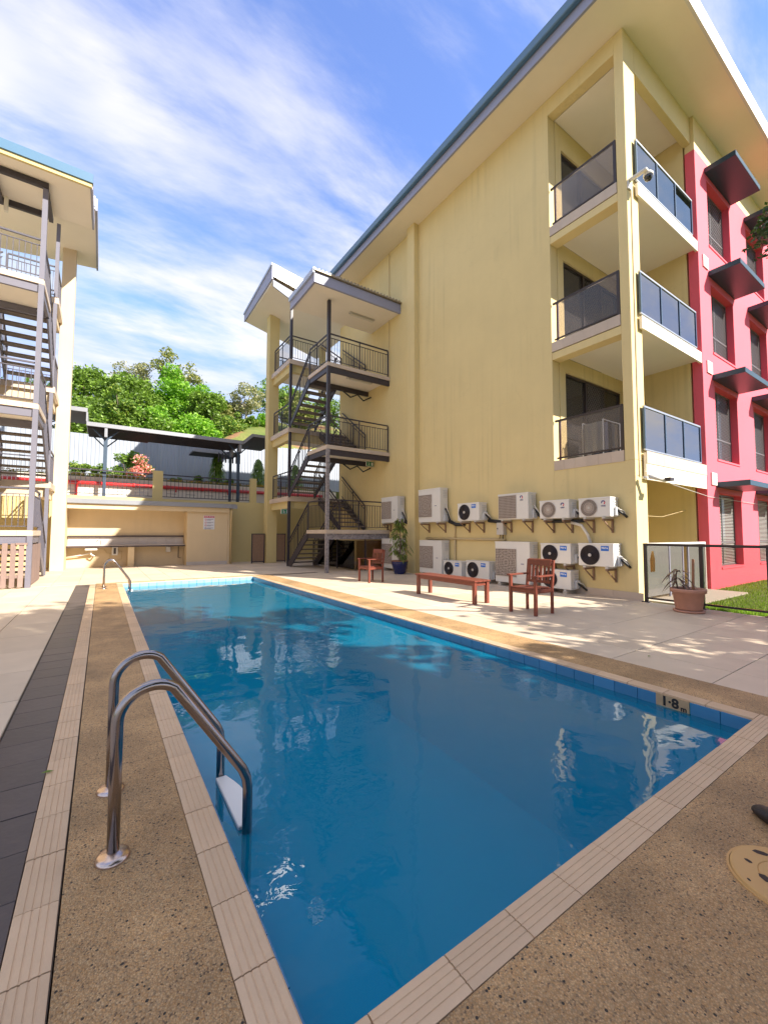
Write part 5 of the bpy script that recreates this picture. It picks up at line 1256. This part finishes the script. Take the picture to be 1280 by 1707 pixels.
# ================================================================== PERSON at the right edge
def skin_body(name, verts, edges, radii, m, parent, sub=2):
    me = D.meshes.new(name); off = WORLD[parent.name]
    me.from_pydata([tuple(Vector(p)-off) for p in verts], edges, [])
    o = D.objects.new(name, me); COL.objects.link(o)
    o.modifiers.new('skin', 'SKIN'); s = o.modifiers.new('sub', 'SUBSURF'); s.levels = sub; s.render_levels = sub
    if not me.skin_vertices: raise RuntimeError('no skin layer')
    for i, q in enumerate(radii): me.skin_vertices[0].data[i].radius = q if isinstance(q, tuple) else (q, q)
    me.skin_vertices[0].data[0].use_root = True
    bpy.context.view_layer.update()
    nm = D.meshes.new_from_object(o.evaluated_get(bpy.context.evaluated_depsgraph_get())); D.objects.remove(o)
    nm.name = name; nm.materials.clear(); nm.materials.append(MATS[m])
    for p in nm.polygons: p.use_smooth = True
    o = D.objects.new(name, nm); COL.objects.link(o); o.parent = parent; WORLD[o.name] = off
    return o
pe = thing('person', 'person in black shoes standing at the right edge beside the skimmer lid', 'person', (2.48,.40,0))
hx, hy = 2.60, .30
AR, AL = (2.57,.54), (2.035,.33)       # ankles right and left
body_v = [(hx,hy,.98),(hx,hy,1.10),(hx,hy-.01,1.26),(hx,hy-.01,1.40),(hx,hy,1.50),(hx,hy+.015,1.57),(hx,hy+.025,1.65),(hx,hy+.02,1.72),
          (hx+.095,hy,.86),(2.72,.42,.50),(AR[0],AR[1]-.02,.10),(hx-.095,hy-.01,.86),(2.33,.31,.50),(AL[0],AL[1]-.02,.10),
          (hx+.17,hy-.01,1.40),(hx+.24,hy-.03,1.14),(hx+.25,hy+.06,.90),(hx+.25,hy+.10,.82),(hx-.17,hy-.01,1.40),(hx-.22,hy-.05,1.14),(hx-.18,hy+.06,.92),(hx-.17,hy+.10,.84)]
body_e = [(0,1),(1,2),(2,3),(3,4),(4,5),(5,6),(6,7),(0,8),(8,9),(9,10),(0,11),(11,12),(12,13),(3,14),(14,15),(15,16),(16,17),(3,18),(18,19),(19,20),(20,21)]
body_r = [(.13,.10),(.13,.10),(.14,.105),(.13,.09),.056,.074,.112,.095,.082,.058,.038,.082,.058,.038,.056,.042,.030,(.035,.018),.056,.042,.030,(.035,.018)]
skin_body('body', body_v, body_e, body_r, 'skin', pe)
grow = lambda q, a: (q[0]+a, q[1]+a) if isinstance(q, tuple) else q+a
skin_body('shirt', [body_v[i] for i in (1,2,3,14,18)]+[tuple(Vector(body_v[14]).lerp(Vector(body_v[15]),.6)), tuple(Vector(body_v[18]).lerp(Vector(body_v[19]),.6)), (hx,hy,1.0)], [(0,1),(1,2),(2,3),(2,4),(3,5),(4,6),(0,7)],
          [grow(body_r[i], .02) for i in (1,2,3,14,18)]+[.065,.065,(.155,.125)], 'shirt', pe)
tm = MB(); n_ = 20; rings = ((.80,.150,.115),(.88,.162,.128),(.96,.160,.125),(1.05,.150,.118))
tm.add([(hx+rx*math.cos(2*math.pi*j/n_), hy+ry*math.sin(2*math.pi*j/n_), z) for z, rx, ry in rings for j in range(n_)],
       [(i*n_+j, i*n_+(j+1)%n_, (i+1)*n_+(j+1)%n_, (i+1)*n_+j) for i in range(3) for j in range(n_)]+[tuple(range(n_-1,-1,-1)), tuple(3*n_+j for j in range(n_))])
tm.tube([(hx+.085,hy,.92),(hx+.09,hy+.01,.80),(2.72,.42,.50),(2.64,.49,.26)], [.085,.098,.082,.070], 14)
tm.tube([(hx-.085,hy,.92),(hx-.09,hy,.80),(2.33,.31,.50),(2.165,.315,.26)], [.085,.098,.082,.070], 14)
tm.build('trousers', 'trouser', pe, smooth=True)
for A, ang in ((AR, R(58)), (AL, R(66))):
    d = Vector((math.cos(ang), math.sin(ang), 0)); A3 = Vector((A[0], A[1], 0)); s = Vector((-d.y, d.x, 0))
    m = MB(); rings = [(-.075,.030,.058),(-.06,.038,.075),(-.01,.038,.085),(.05,.042,.075),(.11,.049,.058),(.155,.047,.048),(.19,.036,.040),(.208,.016,.026)]
    n_ = 14; vs = []
    for (l_, w_, h_) in rings:
        for j in range(n_):
            a = 2*math.pi*j/n_; z = .004+max(0, h_*(.5+.5*math.sin(a))**.8) if math.sin(a) > -.5 else .002
            vs.append(A3+d*l_+s*(w_*math.cos(a))+Vector((0,0,z)))
    m.add(vs, [(i*n_+j, i*n_+(j+1)%n_, (i+1)*n_+(j+1)%n_, (i+1)*n_+j) for i in range(len(rings)-1) for j in range(n_)]+[tuple(range(n_-1,-1,-1)), tuple((len(rings)-1)*n_+j for j in range(n_))])
    m.build('shoe', 'shoe_black', pe, smooth=True)
hd_ = MB(); hc = Vector((hx,hy+.008,1.695))
hd_.add([hc+Vector((.100*math.sin(b_)*math.cos(a), .108*math.sin(b_)*math.sin(a), .102*math.cos(b_))) for b_ in [i*.19 for i in range(9)] for a in [j*.3491 for j in range(18)]], [(i*18+j,i*18+(j+1)%18,(i+1)*18+(j+1)%18,(i+1)*18+j) for i in range(8) for j in range(18)])
hd_.build('hair', 'hair', pe, smooth=True)
for s_ in (-1,1):
    MB().lathe([(0,.011),(.011,.004),(.011,-.004),(0,-.011)], (hx+s_*.033,hy+.108,1.66), 8).build('eye', 'hair', pe)
    MB().tube([(hx+s_*.088,hy+.02,1.63),(hx+s_*.096,hy+.01,1.665),(hx+s_*.086,hy+.0,1.68)], [.012,.016,.010], 7).build('ear', 'skin', pe, smooth=True)
    for k in range(4):
        w = Vector(body_v[17] if s_ > 0 else body_v[21])+Vector((-.027+.018*k,.012,-.02)); MB().tube([w, w+Vector((0,.012,-.045)), w+Vector((0,.0,-.08+.008*abs(k-1.5)))], [.0095,.009,.007], 7).build('finger', 'skin', pe, smooth=True)
    w = Vector(body_v[17] if s_ > 0 else body_v[21])+Vector((-s_*.03,.01,.0)); MB().tube([w, w+Vector((-s_*.02,.015,-.03)), w+Vector((-s_*.015,.02,-.055))], [.011,.010,.008], 7).build('thumb', 'skin', pe, smooth=True)
MB().tube([(hx,hy+.105,1.66),(hx,hy+.132,1.615),(hx,hy+.115,1.605)], [.010,.016,.010], 7).build('nose', 'skin', pe, smooth=True)
MB().tube([(hx-.025,hy+.098,1.575),(hx,hy+.106,1.573),(hx+.025,hy+.098,1.575)], [.005,.008,.005], 6).build('mouth', 'pipe_red', pe, smooth=True)
